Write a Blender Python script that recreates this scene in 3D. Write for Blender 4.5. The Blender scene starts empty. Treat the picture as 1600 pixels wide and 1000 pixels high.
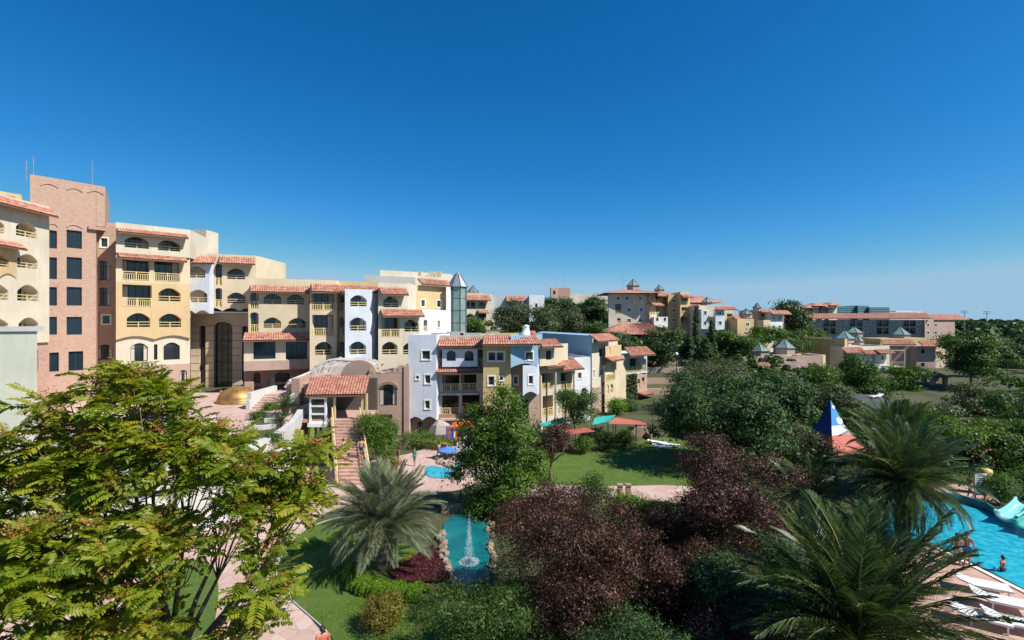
import bpy, math, random
import numpy as np
from mathutils import Vector, geometry
# ------------------------------------------------------------------ camera, sky, sun, exposure
SC = bpy.context.scene
COL = SC.collection
F0 = 800.0; CX = 800.0; CY = 500.0; EYE = 13.0        # photo: 1600 x 1000 px, level camera 13 m up
cd = bpy.data.cameras.new('camera'); cam = bpy.data.objects.new('camera', cd); COL.objects.link(cam)
cam.location = (0, 0, EYE); cam.rotation_euler = (math.radians(90), 0, 0)
cd.sensor_width = 36; cd.lens = 18; cd.clip_start = 0.1; cd.clip_end = 30000
SC.camera = cam
SUN_AZ = math.radians(113); SUN_EL = math.radians(47)   # azimuth clockwise from +Y
sdir = Vector((math.sin(SUN_AZ)*math.cos(SUN_EL), math.cos(SUN_AZ)*math.cos(SUN_EL), math.sin(SUN_EL)))
W = bpy.data.worlds.new('World'); SC.world = W; W.use_nodes = True
nt = W.node_tree; bg = nt.nodes['Background']
sky = nt.nodes.new('ShaderNodeTexSky'); sky.sky_type = 'NISHITA'; sky.sun_disc = False
sky.sun_elevation = SUN_EL; sky.sun_rotation = SUN_AZ
sky.altitude = 0; sky.air_density = 1.0; sky.dust_density = 0.0; sky.ozone_density = 6.0
def wm(op, a, b):
    n = nt.nodes.new('ShaderNodeMath'); n.operation = op
    for i, v in ((0, a), (1, b)):
        if isinstance(v, (int, float)): n.inputs[i].default_value = v
        else: nt.links.new(v, n.inputs[i])
    return n.outputs[0]
sp_ = nt.nodes.new('ShaderNodeSeparateColor'); cb_ = nt.nodes.new('ShaderNodeCombineColor'); nt.links.new(sky.outputs[0], sp_.inputs[0])
R_, G_s, B_ = sp_.outputs[0], sp_.outputs[1], sp_.outputs[2]      # the photograph's deep, saturated blue
G2 = wm('MINIMUM', wm('MULTIPLY', wm('POWER', G_s, 1.12), .82), 5.7)
nt.links.new(wm('MINIMUM', wm('MULTIPLY', wm('POWER', R_, 2.4), .122), wm('MULTIPLY', G2, .60)), cb_.inputs[0])
nt.links.new(G2, cb_.inputs[1]); nt.links.new(wm('MINIMUM', wm('MAXIMUM', wm('MULTIPLY', B_, 1.30), wm('MULTIPLY', G2, 1.36)), 7.7), cb_.inputs[2])
nt.links.new(cb_.outputs[0], bg.inputs['Color'])
bg.inputs['Strength'].default_value = 0.072
sl = bpy.data.lights.new('sun', 'SUN'); sl.energy = 5.0; sl.angle = math.radians(0.5); sl.color = (1.0, 0.955, 0.88)
so = bpy.data.objects.new('sun', sl); COL.objects.link(so); so.location = (40, -20, 60)
so.rotation_euler = sdir.to_track_quat('Z', 'Y').to_euler()
SC.view_settings.view_transform = 'Standard'; SC.view_settings.look = 'None'
SC.view_settings.exposure = 0.40; SC.view_settings.gamma = 1.0; SC.view_settings.use_curve_mapping = False
rng = np.random.default_rng(7); random.seed(7)

# ------------------------------------------------------------------ materials
MATS = {}
def newmat(name):
    m = bpy.data.materials.new(name); m.use_nodes = True
    MATS[name] = m
    t = m.node_tree
    return m, t, t.nodes['Principled BSDF']
def N(t, typ, **kw):
    n = t.nodes.new(typ)
    for k, v in kw.items():
        if k in n.inputs: n.inputs[k].default_value = v
        else: setattr(n, k, v)
    return n
def coords(t, scale=1.0):
    g = N(t, 'ShaderNodeNewGeometry'); return g.outputs['Position']
def noise(t, vec, scale, detail=4, rough=.55):
    n = N(t, 'ShaderNodeTexNoise', Scale=scale, Detail=detail, Roughness=rough); t.links.new(vec, n.inputs['Vector']); return n.outputs['Fac']
def ramp(t, fac, stops):
    r = N(t, 'ShaderNodeValToRGB'); e = r.color_ramp.elements
    while len(e) < len(stops): e.new(.5)
    for i, (p, c) in enumerate(stops): e[i].position = p; e[i].color = (*c, 1)
    t.links.new(fac, r.inputs[0]); return r.outputs[0]
def bump(t, b, fac, strength, dist=.02):
    n = N(t, 'ShaderNodeBump', Strength=strength, Distance=dist); t.links.new(fac, n.inputs['Height']); t.links.new(n.outputs[0], b.inputs['Normal'])
def mul(c, k): return tuple(min(1, x*k) for x in c)
def mixc(t, fac, a, b):
    m = N(t, 'ShaderNodeMix', data_type='RGBA'); t.links.new(fac, m.inputs[0])
    for s, v in ((6, a), (7, b)):
        if isinstance(v, tuple): m.inputs[s].default_value = (*v, 1)
        else: t.links.new(v, m.inputs[s])
    return m.outputs[2]
def plaster(name, c, rough=.85, var=.17, bs=.3):
    m, t, b = newmat(name); p = coords(t)
    n1 = noise(t, p, .35, 5); n2 = noise(t, p, 9, 5)
    sp = N(t, 'ShaderNodeMapping'); sp.inputs['Scale'].default_value = (2.2, 2.2, .25); t.links.new(p, sp.inputs['Vector'])
    n3 = noise(t, sp.outputs[0], 1.3, 5)
    c1 = ramp(t, n1, [(.3, mul(c, 1-var)), (.7, mul(c, 1+var*.4))])
    c2 = mixc(t, ramp(t, n3, [(.50, (0, 0, 0)), (.80, (.5, .5, .5))]), c1, mul((c[0]*.9, c[1]*.86, c[2]*.8), .8))
    t.links.new(c2, b.inputs['Base Color']); b.inputs['Roughness'].default_value = rough
    bump(t, b, n2, bs, .02); return m
def leafmat(name, stops, trans=.28, rough=.5, spec=.35):
    m, t, b = newmat(name)
    a = N(t, 'ShaderNodeAttribute', attribute_name='rnd')
    c = ramp(t, a.outputs['Fac'], stops)
    t.links.new(c, b.inputs['Base Color']); b.inputs['Roughness'].default_value = rough; b.inputs['Specular IOR Level'].default_value = spec
    tr = N(t, 'ShaderNodeBsdfTranslucent')
    hsn = N(t, 'ShaderNodeHueSaturation', Saturation=1.1, Value=1.25); t.links.new(c, hsn.inputs['Color']); t.links.new(hsn.outputs[0], tr.inputs['Color'])
    mx = N(t, 'ShaderNodeMixShader', Fac=trans); t.links.new(b.outputs[0], mx.inputs[1]); t.links.new(tr.outputs[0], mx.inputs[2])
    t.links.new(mx.outputs[0], t.nodes['Material Output'].inputs['Surface']); return m
def flat(name, c, rough=.6, metal=0, spec=.5, var=.1, sc=3):
    m, t, b = newmat(name); p = coords(t); n = noise(t, p, sc)
    t.links.new(ramp(t, n, [(.3, mul(c, 1-var)), (.7, mul(c, 1+var))]), b.inputs['Base Color'])
    b.inputs['Roughness'].default_value = rough; b.inputs['Metallic'].default_value = metal; b.inputs['Specular IOR Level'].default_value = spec; return m

plaster('cream', (.62, .51, .35)); plaster('palecream', (.62, .55, .42)); plaster('yellow', (.60, .44, .23)); plaster('ochre', (.52, .40, .19))
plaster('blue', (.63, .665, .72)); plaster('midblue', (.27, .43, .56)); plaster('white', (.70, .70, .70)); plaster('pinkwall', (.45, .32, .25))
plaster('tan', (.50, .37, .18)); plaster('mauve', (.40, .28, .25)); plaster('greywall', (.62, .62, .49)); plaster('hallstone', (.56, .43, .32)); plaster('rooftop', (.50, .48, .45), var=.25)
plaster('terracewhite', (.60, .58, .54)); plaster('rock', (.46, .40, .35), var=.3, bs=1.0); plaster('darkpink', (.38, .23, .18)); plaster('concrete', (.45, .43, .40))
flat('trim', (.80, .76, .66)); flat('whitepaint', (.8, .8, .78)); flat('rail', (.66, .52, .24)); flat('darkframe', (.035, .03, .028), .5)
flat('interior', (.10, .085, .07), .9); flat('curtain', (.50, .46, .38), .9, sc=8); flat('wood', (.16, .09, .05)); flat('blackmetal', (.015, .015, .016), .45)
flat('metal', (.45, .46, .48), .35, .6); flat('gold', (.36, .20, .065), .5, .5, var=.4, sc=1.2); flat('bark', (.16, .12, .09), .9, var=.3, sc=6)
flat('palebark', (.30, .26, .21), .9, var=.3, sc=6); flat('terracotta', (.60, .20, .11), .8, sc=1); flat('teal', (.02, .36, .30), .7); flat('orange', (.80, .16, .04), .7)
flat('redcloth', (.48, .12, .08), .75, sc=1); flat('bluecloth', (.07, .22, .60), .7); flat('purple', (.20, .07, .34), .8); flat('aqua', (.22, .62, .62), .3)
flat('tentshade', (.012, .06, .26), .6); flat('tentsky', (.05, .27, .60), .6); flat('slate', (.07, .07, .08), .7); flat('bluegreen', (.05, .17, .17), .5)
flat('navy', (.02, .03, .09), .7); flat('skin', (.50, .27, .17), .5, var=.05); flat('tanskin', (.33, .16, .09), .5, var=.05); flat('hair', (.025, .015, .01), .6)
flat('stone', (.27, .20, .14), .9, var=.35, sc=2.5); flat('darkstone', (.12, .10, .08), .9, var=.35, sc=2.5); flat('greenmesh', (.012, .05, .035), .8); flat('yellowpaint', (.60, .42, .10), .5); flat('frond_stem', (.22, .20, .07), .6)
def glass():
    m, t, b = newmat('glass'); p = coords(t); n = noise(t, p, .25, 2)
    t.links.new(ramp(t, n, [(.35, (.012, .016, .018)), (.65, (.04, .05, .055))]), b.inputs['Base Color'])
    b.inputs['Roughness'].default_value = .06; b.inputs['Specular IOR Level'].default_value = .75
    n2 = noise(t, p, .8, 2); bump(t, b, n2, .06, .05)
    m, t, b = newmat('blueglass'); b.inputs['Base Color'].default_value = (.015, .028, .04, 1); b.inputs['Roughness'].default_value = .07; b.inputs['Specular IOR Level'].default_value = .5
    p = coords(t); n2 = noise(t, p, .5, 2); bump(t, b, n2, .08, .05)
    m, t, b = newmat('greenglass'); p = coords(t); n = noise(t, p, .6)
    t.links.new(ramp(t, n, [(.3, (.16, .24, .21)), (.7, (.27, .36, .32))]), b.inputs['Base Color']); b.inputs['Roughness'].default_value = .15; b.inputs['Specular IOR Level'].default_value = .6
glass()
def tiles():
    for nm, a, c, d in (('tile', (.32, .125, .08), (.45, .195, .13), (.54, .31, .22)), ('oldtile', (.30, .12, .08), (.46, .20, .13), (.55, .33, .24))):
        m, t, b = newmat(nm); p = coords(t)
        v = N(t, 'ShaderNodeTexVoronoi', Scale=3.2); t.links.new(p, v.inputs['Vector'])
        s = N(t, 'ShaderNodeSeparateColor'); t.links.new(v.outputs['Color'], s.inputs[0])
        n = noise(t, p, .7, 6)
        ad = N(t, 'ShaderNodeMath', operation='ADD'); t.links.new(s.outputs[0], ad.inputs[0]); t.links.new(n, ad.inputs[1])
        hf = N(t, 'ShaderNodeMath', operation='MULTIPLY'); hf.inputs[1].default_value = .5; t.links.new(ad.outputs[0], hf.inputs[0])
        t.links.new(ramp(t, hf.outputs[0], [(.22, a), (.5, c), (.78, d)]), b.inputs['Base Color']); b.inputs['Roughness'].default_value = .85
tiles()
def bricks():
    for nm, c1, c2, mo, sc in (('brick', (.39, .21, .145), (.48, .30, .215), (.42, .32, .25), 1.0), ('brickdark', (.36, .19, .13), (.46, .27, .19), (.40, .31, .25), 1.0)):
        m, t, b = newmat(nm); p = coords(t)
        sp = N(t, 'ShaderNodeSeparateXYZ'); t.links.new(p, sp.inputs[0])
        ad = N(t, 'ShaderNodeMath', operation='ADD'); t.links.new(sp.outputs[0], ad.inputs[0]); t.links.new(sp.outputs[1], ad.inputs[1])
        cb = N(t, 'ShaderNodeCombineXYZ'); t.links.new(ad.outputs[0], cb.inputs[0]); t.links.new(sp.outputs[2], cb.inputs[1])
        br = N(t, 'ShaderNodeTexBrick', Scale=1.0); br.inputs['Brick Width'].default_value = .42; br.inputs['Row Height'].default_value = .14; br.inputs['Mortar Size'].default_value = .018
        br.inputs['Color1'].default_value = (*c1, 1); br.inputs['Color2'].default_value = (*c2, 1); br.inputs['Mortar'].default_value = (*mo, 1)
        t.links.new(cb.outputs[0], br.inputs['Vector'])
        n = noise(t, p, 2.6, 9, .8)
        t.links.new(mixc(t, ramp(t, n, [(.40, (0, 0, 0)), (.68, (.85, .85, .85))]), br.outputs['Color'], (.49, .34, .255)), b.inputs['Base Color'])
        b.inputs['Roughness'].default_value = .9
        n2 = noise(t, p, 7, 5, .7); bump(t, b, n2, .8, .05)
bricks()
def grounds():
    m, t, b = newmat('grass'); p = coords(t); n = noise(t, p, .5, 5); n2 = noise(t, p, 14, 6, .75)
    n = noise(t, p, .9, 8, .7)
    c = ramp(t, n, [(.3, (.055, .125, .010)), (.5, (.095, .165, .014)), (.72, (.15, .17, .035))])
    t.links.new(mixc(t, ramp(t, n2, [(.4, (0, 0, 0)), (.7, (.6, .6, .6))]), c, (.040, .085, .008)), b.inputs['Base Color']); b.inputs['Roughness'].default_value = .95
    bump(t, b, n2, 1.0, .08)
    m, t, b = newmat('dirt'); n = noise(t, coords(t), .15, 7, .65); n2 = noise(t, coords(t), 4, 6, .7)
    c = ramp(t, n, [(.35, (.035, .05, .014)), (.5, (.070, .085, .026)), (.72, (.14, .10, .055))])
    t.links.new(mixc(t, ramp(t, n2, [(.35, (0, 0, 0)), (.7, (.6, .6, .6))]), c, (.04, .04, .018)), b.inputs['Base Color']); b.inputs['Roughness'].default_value = 1; bump(t, b, n2, .8, .1)
    for nm, sc, c1, c2, c3 in (('paving', 1.15, (.50, .31, .25), (.60, .42, .35), (.42, .32, .27)), ('redpaving', 2.0, (.50, .27, .20), (.58, .36, .28), (.42, .29, .23))):
        m, t, b = newmat(nm); p = coords(t)
        v = N(t, 'ShaderNodeTexVoronoi', Scale=sc); t.links.new(p, v.inputs['Vector'])
        e = N(t, 'ShaderNodeTexVoronoi', Scale=sc, feature='DISTANCE_TO_EDGE'); t.links.new(p, e.inputs['Vector'])
        s = N(t, 'ShaderNodeSeparateColor'); t.links.new(v.outputs['Color'], s.inputs[0]); n = noise(t, p, 2.5, 6, .7)
        c = mixc(t, ramp(t, n, [(.35, (0, 0, 0)), (.7, (.6, .6, .6))]), ramp(t, s.outputs[0], [(.1, c1), (.9, c2)]), c3)
        t.links.new(mixc(t, ramp(t, e.outputs['Distance'], [(.0, (.75, .75, .75)), (.045, (0, 0, 0))]), c, (.33, .25, .21)), b.inputs['Base Color'])
        b.inputs['Roughness'].default_value = .85; bump(t, b, e.outputs['Distance'], .3, .03)
    m, t, b = newmat('decktile'); p = coords(t)
    mp = N(t, 'ShaderNodeMapping'); mp.inputs['Rotation'].default_value = (0, 0, math.radians(33)); t.links.new(p, mp.inputs['Vector'])
    br = N(t, 'ShaderNodeTexBrick', Scale=1.0); br.inputs['Brick Width'].default_value = .9; br.inputs['Row Height'].default_value = .16; br.inputs['Mortar Size'].default_value = .008
    br.inputs['Color1'].default_value = (.50, .29, .21, 1); br.inputs['Color2'].default_value = (.58, .38, .29, 1); br.inputs['Mortar'].default_value = (.38, .26, .2, 1)
    t.links.new(mp.outputs[0], br.inputs['Vector']); t.links.new(br.outputs['Color'], b.inputs['Base Color']); b.inputs['Roughness'].default_value = .7
    for nm, c1, c2, sc in (('poolwater', (.0, .27, .42), (.05, .52, .62), 2.2), ('pondwater', (.003, .10, .13), (.01, .22, .22), .5), ('sea', (.05, .16, .30), (.05, .2, .34), .01)):
        m, t, b = newmat(nm); p = coords(t); n = noise(t, p, sc, 4)
        t.links.new(ramp(t, n, [(.3, c1), (.7, c2)]), b.inputs['Base Color']); b.inputs['Roughness'].default_value = .04
        n2 = noise(t, p, 4.5, 5, .65); bump(t, b, n2, .6, .09)
    m, t, b = newmat('rubble'); p = coords(t)
    v = N(t, 'ShaderNodeTexVoronoi', Scale=2.6); t.links.new(p, v.inputs['Vector']); s = N(t, 'ShaderNodeSeparateColor'); t.links.new(v.outputs['Color'], s.inputs[0])
    n = noise(t, p, 5, 7, .8)
    t.links.new(mixc(t, ramp(t, n, [(.4, (0, 0, 0)), (.62, (1, 1, 1))]), ramp(t, s.outputs[0], [(.1, (.24, .21, .18)), (.9, (.44, .38, .33))]), (.50, .44, .39)), b.inputs['Base Color']); b.inputs['Roughness'].default_value = 1; bump(t, b, n, 1.0, .15)
    m, t, b = newmat('spray'); b.inputs['Base Color'].default_value = (.85, .9, .92, 1); b.inputs['Roughness'].default_value = .3; b.inputs['Alpha'].default_value = .3
grounds()
leafmat('leaf_left', [(0, (.085, .12, .009)), (.45, (.185, .255, .018)), (.8, (.30, .335, .03)), (1, (.36, .30, .035))], .45, .45)
leafmat('leaf_seed', [(0, (.20, .065, .02)), (.6, (.40, .15, .04)), (1, (.48, .26, .09))], .2)
leafmat('leaf_mid', [(0, (.025, .06, .010)), (.6, (.068, .13, .02)), (1, (.15, .20, .035))], .32)
leafmat('leaf_bright', [(0, (.035, .085, .008)), (.6, (.085, .165, .014)), (1, (.17, .235, .03))], .32)
leafmat('leaf_dark', [(0, (.020, .048, .013)), (.6, (.054, .108, .030)), (1, (.12, .18, .06))], .26, .55, .25)
leafmat('leaf_olive', [(0, (.04, .06, .022)), (.6, (.09, .115, .04)), (1, (.17, .18, .075))])
leafmat('leaf_pine', [(0, (.016, .040, .009)), (.6, (.045, .090, .018)), (1, (.095, .14, .035))], .2)
leafmat('leaf_red', [(0, (.026, .012, .009)), (.6, (.082, .037, .024)), (.92, (.155, .074, .046)), (1, (.27, .08, .04))], .2)
leafmat('leaf_magenta', [(0, (.05, .012, .016)), (1, (.13, .03, .035))], .15)
leafmat('leaf_hedge', [(0, (.07, .16, .008)), (1, (.20, .33, .02))])
leafmat('leaf_gold', [(0, (.09, .10, .012)), (.7, (.22, .18, .025)), (1, (.30, .17, .03))])
leafmat('leaf_palmgrey', [(0, (.12, .155, .08)), (1, (.30, .33, .20))], .2, .5, .4)
leafmat('leaf_palm', [(0, (.022, .055, .012)), (.7, (.07, .115, .032)), (1, (.17, .20, .065))], .25, .4, .4)
leafmat('leaf_banana', [(0, (.035, .10, .012)), (1, (.11, .21, .03))], .35)

# ------------------------------------------------------------------ object helpers
ORG = {}
def link(name, data, parent=None):
    o = bpy.data.objects.new(name, data); COL.objects.link(o)
    if parent is not None: o.parent = parent; ORG[o.name] = ORG.get(parent.name, Vector((0, 0, 0)))
    return o
def tag(o, label=None, cat=None, group=None, kind=None):
    if label: o['label'] = label
    if cat: o['category'] = cat
    if group: o['group'] = group
    if kind: o['kind'] = kind
    return o
def thing(name, label, cat, loc, group=None):
    o = bpy.data.objects.new(name, None); COL.objects.link(o); o.location = loc; o.empty_display_size = .3
    ORG[o.name] = Vector(loc); return tag(o, label, cat, group)
class MB:
    def __init__(s): s.v = []; s.f = []
    def add(s, vs, fs):
        b = len(s.v); s.v += [tuple(v) for v in vs]; s.f += [tuple(b+i for i in f) for f in fs]; return s
    def quad(s, a, b, c, d): return s.add([a, b, c, d], [(0, 1, 2, 3)])
    def poly(s, pts): return s.add(pts, [tuple(range(len(pts)))])
    def hexa(s, p):   # 8 points: bottom 4 ccw, top 4 ccw
        return s.add(p, [(3, 2, 1, 0), (4, 5, 6, 7), (0, 1, 5, 4), (1, 2, 6, 5), (2, 3, 7, 6), (3, 0, 4, 7)])
    def box(s, x0, y0, z0, x1, y1, z1): return s.hexa([(x0, y0, z0), (x1, y0, z0), (x1, y1, z0), (x0, y1, z0), (x0, y0, z1), (x1, y0, z1), (x1, y1, z1), (x0, y1, z1)])
    def obox(s, c, hx, hy, hz, rz=0):
        ca, sa = math.cos(rz), math.sin(rz)
        P = lambda x, y, z: (c[0]+x*ca-y*sa, c[1]+x*sa+y*ca, c[2]+z)
        return s.hexa([P(-hx, -hy, -hz), P(hx, -hy, -hz), P(hx, hy, -hz), P(-hx, hy, -hz), P(-hx, -hy, hz), P(hx, -hy, hz), P(hx, hy, hz), P(-hx, hy, hz)])
    def prism(s, pts, z0, z1):   # pts ccw 2d
        n = len(pts); b = [(x, y, z0) for x, y in pts]; t = [(x, y, z1) for x, y in pts]
        return s.add(b+t, [tuple(range(n-1, -1, -1)), tuple(range(n, 2*n))]+[(i, (i+1) % n, n+(i+1) % n, n+i) for i in range(n)])
    def tube(s, pts, rad, n=6, cap=True):
        pts = [Vector(p) for p in pts]; b = len(s.v); m = len(pts)
        if not hasattr(rad, '__len__'): rad = [rad]*m
        for i, p in enumerate(pts):
            d = (pts[min(i+1, m-1)]-pts[max(i-1, 0)]); d = d.normalized() if d.length > 1e-9 else Vector((0, 0, 1))
            a = d.cross(Vector((0, 0, 1)) if abs(d.z) < .95 else Vector((1, 0, 0))).normalized(); c = d.cross(a)
            for k in range(n):
                w = 2*math.pi*k/n; s.v.append(tuple(p+(a*math.cos(w)+c*math.sin(w))*rad[i]))
        for i in range(m-1):
            for k in range(n): s.f.append((b+i*n+k, b+i*n+(k+1) % n, b+(i+1)*n+(k+1) % n, b+(i+1)*n+k))
        if cap: s.f.append(tuple(b+k for k in range(n-1, -1, -1))); s.f.append(tuple(b+(m-1)*n+k for k in range(n)))
        return s
    def lathe(s, c, prof, n=16, a0=0, a1=2*math.pi):
        full = abs(a1-a0-2*math.pi) < 1e-6; b = len(s.v); k2 = n if full else n+1
        for r, z in prof:
            for k in range(k2):
                w = a0+(a1-a0)*k/n; s.v.append((c[0]+r*math.cos(w), c[1]+r*math.sin(w), c[2]+z))
        for i in range(len(prof)-1):
            for k in range(n):
                k1 = (k+1) % k2; s.f.append((b+i*k2+k, b+i*k2+k1, b+(i+1)*k2+k1, b+(i+1)*k2+k))
        return s
    def build(s, name, mat, parent=None, smooth=False):
        og = ORG.get(parent.name, Vector((0, 0, 0))) if parent is not None else Vector((0, 0, 0))
        me = bpy.data.meshes.new(name); me.from_pydata([(v[0]-og.x, v[1]-og.y, v[2]-og.z) for v in s.v], [], s.f)
        if smooth: me.polygons.foreach_set('use_smooth', [True]*len(me.polygons))
        me.materials.append(MATS[mat] if isinstance(mat, str) else mat); me.update()
        return link(name, me, parent)
def solo(mb, name, mat, label, cat, group=None, kind=None, smooth=False):
    """one-mesh thing: origin moved to its base"""
    a = np.array(mb.v); c = Vector(((a[:, 0].min()+a[:, 0].max())/2, (a[:, 1].min()+a[:, 1].max())/2, a[:, 2].min()))
    mb.v = [(x-c.x, y-c.y, z-c.z) for x, y, z in mb.v]; o = mb.build(name, mat, None, smooth); o.location = c
    ORG[o.name] = c
    return tag(o, label, cat, group, kind)
def struct(mb, name, mat, smooth=False): return tag(mb.build(name, mat, None, smooth), kind='structure')
def fastmesh(name, V, Q, rnd, mat, og=Vector((0, 0, 0)), matidx=None):
    V = np.asarray(V, np.float32)-np.array(og, np.float32); Q = np.asarray(Q, np.int32); M, k = Q.shape
    me = bpy.data.meshes.new(name); me.vertices.add(len(V)); me.vertices.foreach_set('co', V.ravel())
    me.loops.add(M*k); me.loops.foreach_set('vertex_index', Q.ravel()); me.polygons.add(M)
    me.polygons.foreach_set('loop_start', np.arange(0, M*k, k, dtype=np.int32)); me.update(calc_edges=True)
    if rnd is not None:
        at = me.attributes.new('rnd', 'FLOAT', 'FACE'); at.data.foreach_set('value', np.asarray(rnd, np.float32))
    for m in (mat if isinstance(mat, (list, tuple)) else [mat]): me.materials.append(MATS[m])
    return me
# pixel -> direction; the distance always comes from the ground, wall or depth of the thing
def PX(px, py, d): return Vector(((px-CX)/F0*d, d, EYE-(py-CY)/F0*d))
def G(px, py, z=0.0):
    d = (EYE-z)*F0/(py-CY); return Vector(((px-CX)/F0*d, d, z))
def sm(a, b, x): t = np.clip((x-a)/(b-a), 0, 1); return t*t*(3-2*t)
def gz(x, y):
    x = np.asarray(x, float); y = np.asarray(y, float)
    H = np.interp(x, [-60, 5, 22, 48, 62, 90, 200], [11.5, 11, 8.2, 7.2, 2.6, 1.6, 3])
    a = H*sm(76, 124, y); b = 4.0*sm(53, 60, y)*sm(-11, -15, x)
    far = 8*sm(300, 1200, y)*sm(-50, -400, x)
    return np.maximum(a, b)+far
def gzf(x, y): return float(gz(x, y))
# ------------------------------------------------------------------ terrain
def terrain():
    xs = np.concatenate([np.linspace(-3000, -160, 14), np.arange(-150, 260, 4.0), np.linspace(280, 3000, 14)])
    ys = np.concatenate([np.linspace(-60, 4, 6), np.arange(8, 240, 4.0), np.linspace(250, 2400, 24)])
    X, Y = np.meshgrid(xs, ys); Z = gz(X, Y); n, m = X.shape
    V = np.stack([X.ravel(), Y.ravel(), Z.ravel()], 1); i = np.arange(n*m).reshape(n, m)
    Q = np.stack([i[:-1, :-1].ravel(), i[:-1, 1:].ravel(), i[1:, 1:].ravel(), i[1:, :-1].ravel()], 1)
    me = fastmesh('ground', V, Q, None, 'dirt'); me.polygons.foreach_set('use_smooth', [True]*len(me.polygons))
    tag(link('ground', me), kind='structure')
    s = MB().quad((-12000, 2300, -1.5), (16000, 2300, -1.5), (16000, 20000, -1.5), (-12000, 20000, -1.5)); struct(s, 'sea', 'sea')
terrain()
def smoothpoly(pts, it=2):
    for _ in range(it):
        q = []
        for i in range(len(pts)):
            a = np.array(pts[i]); b = np.array(pts[(i+1) % len(pts)]); q += [tuple(a*.75+b*.25), tuple(a*.25+b*.75)]
        pts = q
    return pts
def sheet(name, mat, pix, z, smooth=2, thick=0.0):
    pts = smoothpoly(pix, smooth) if smooth else pix
    P = [G(x, y, z) for x, y in pts]
    tri = geometry.tessellate_polygon([[Vector((p.x, p.y, 0)) for p in P]])
    mb = MB(); mb.add(P, [t for t in tri])
    if thick:
        n = len(P)
        for i in range(n):
            a, b = P[i], P[(i+1) % n]; mb.quad(a, b, (b.x, b.y, z-thick), (a.x, a.y, z-thick))
    o = struct(mb, name, mat)
    me = o.data
    import bmesh
    bm = bmesh.new(); bm.from_mesh(me); bmesh.ops.recalc_face_normals(bm, faces=bm.faces)
    up = sum(f.normal.z for f in bm.faces)
    if up < 0: bmesh.ops.reverse_faces(bm, faces=bm.faces)
    bm.to_mesh(me); bm.free(); return o, P

# ------------------------------------------------------------------ facades
class Fac:
    def __init__(s, xl, dl, xr, dr):
        s.A = Vector(((xl-CX)/F0*dl, dl)); s.B = Vector(((xr-CX)/F0*dr, dr)); s.xl, s.xr = xl, xr
        s.len = (s.B-s.A).length; s.d = (s.B-s.A)/s.len; s.n = Vector((s.d.y, -s.d.x))
    def uz(s, px, py, off=0):
        r = Vector(((px-CX)/F0, 1)); t = (s.A+s.n*off).dot(s.n)/r.dot(s.n)
        return ((r*t-s.A).dot(s.d), EYE-(py-CY)/F0*t)
    def P(s, u, z, w=0): p = s.A+s.d*u+s.n*w; return (p.x, p.y, z)
def hole(kind, u0, u1, z0, z1):
    if kind in 'ARND':
        rise = min((z1-z0)*.42, (u1-u0)*.28); pts = [(u0, z0), (u1, z0)]
        for k in range(9):
            a = k/8; u = u1+(u0-u1)*a; pts.append((u, z1-rise+rise*math.sqrt(max(0, 1-(2*a-1)**2)) if kind == 'N' else z1-rise+rise*(1-(2*a-1)**2)))
        return pts
    return [(u0, z0), (u1, z0), (u1, z1), (u0, z1)]
DEP = {'D': .3, 'A': 1.35, 'B': 1.25, 'N': 1.0, 'W': .16, 'S': .14, 'G': .22, 'R': .2, 'O': 1.6}
def bar(mb, F, u0, u1, z0, z1, w0, w1):
    mb.hexa([F.P(u0, z0, w1), F.P(u1, z0, w1), F.P(u1, z0, w0), F.P(u0, z0, w0), F.P(u0, z1, w1), F.P(u1, z1, w1), F.P(u1, z1, w0), F.P(u0, z1, w0)])
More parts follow.
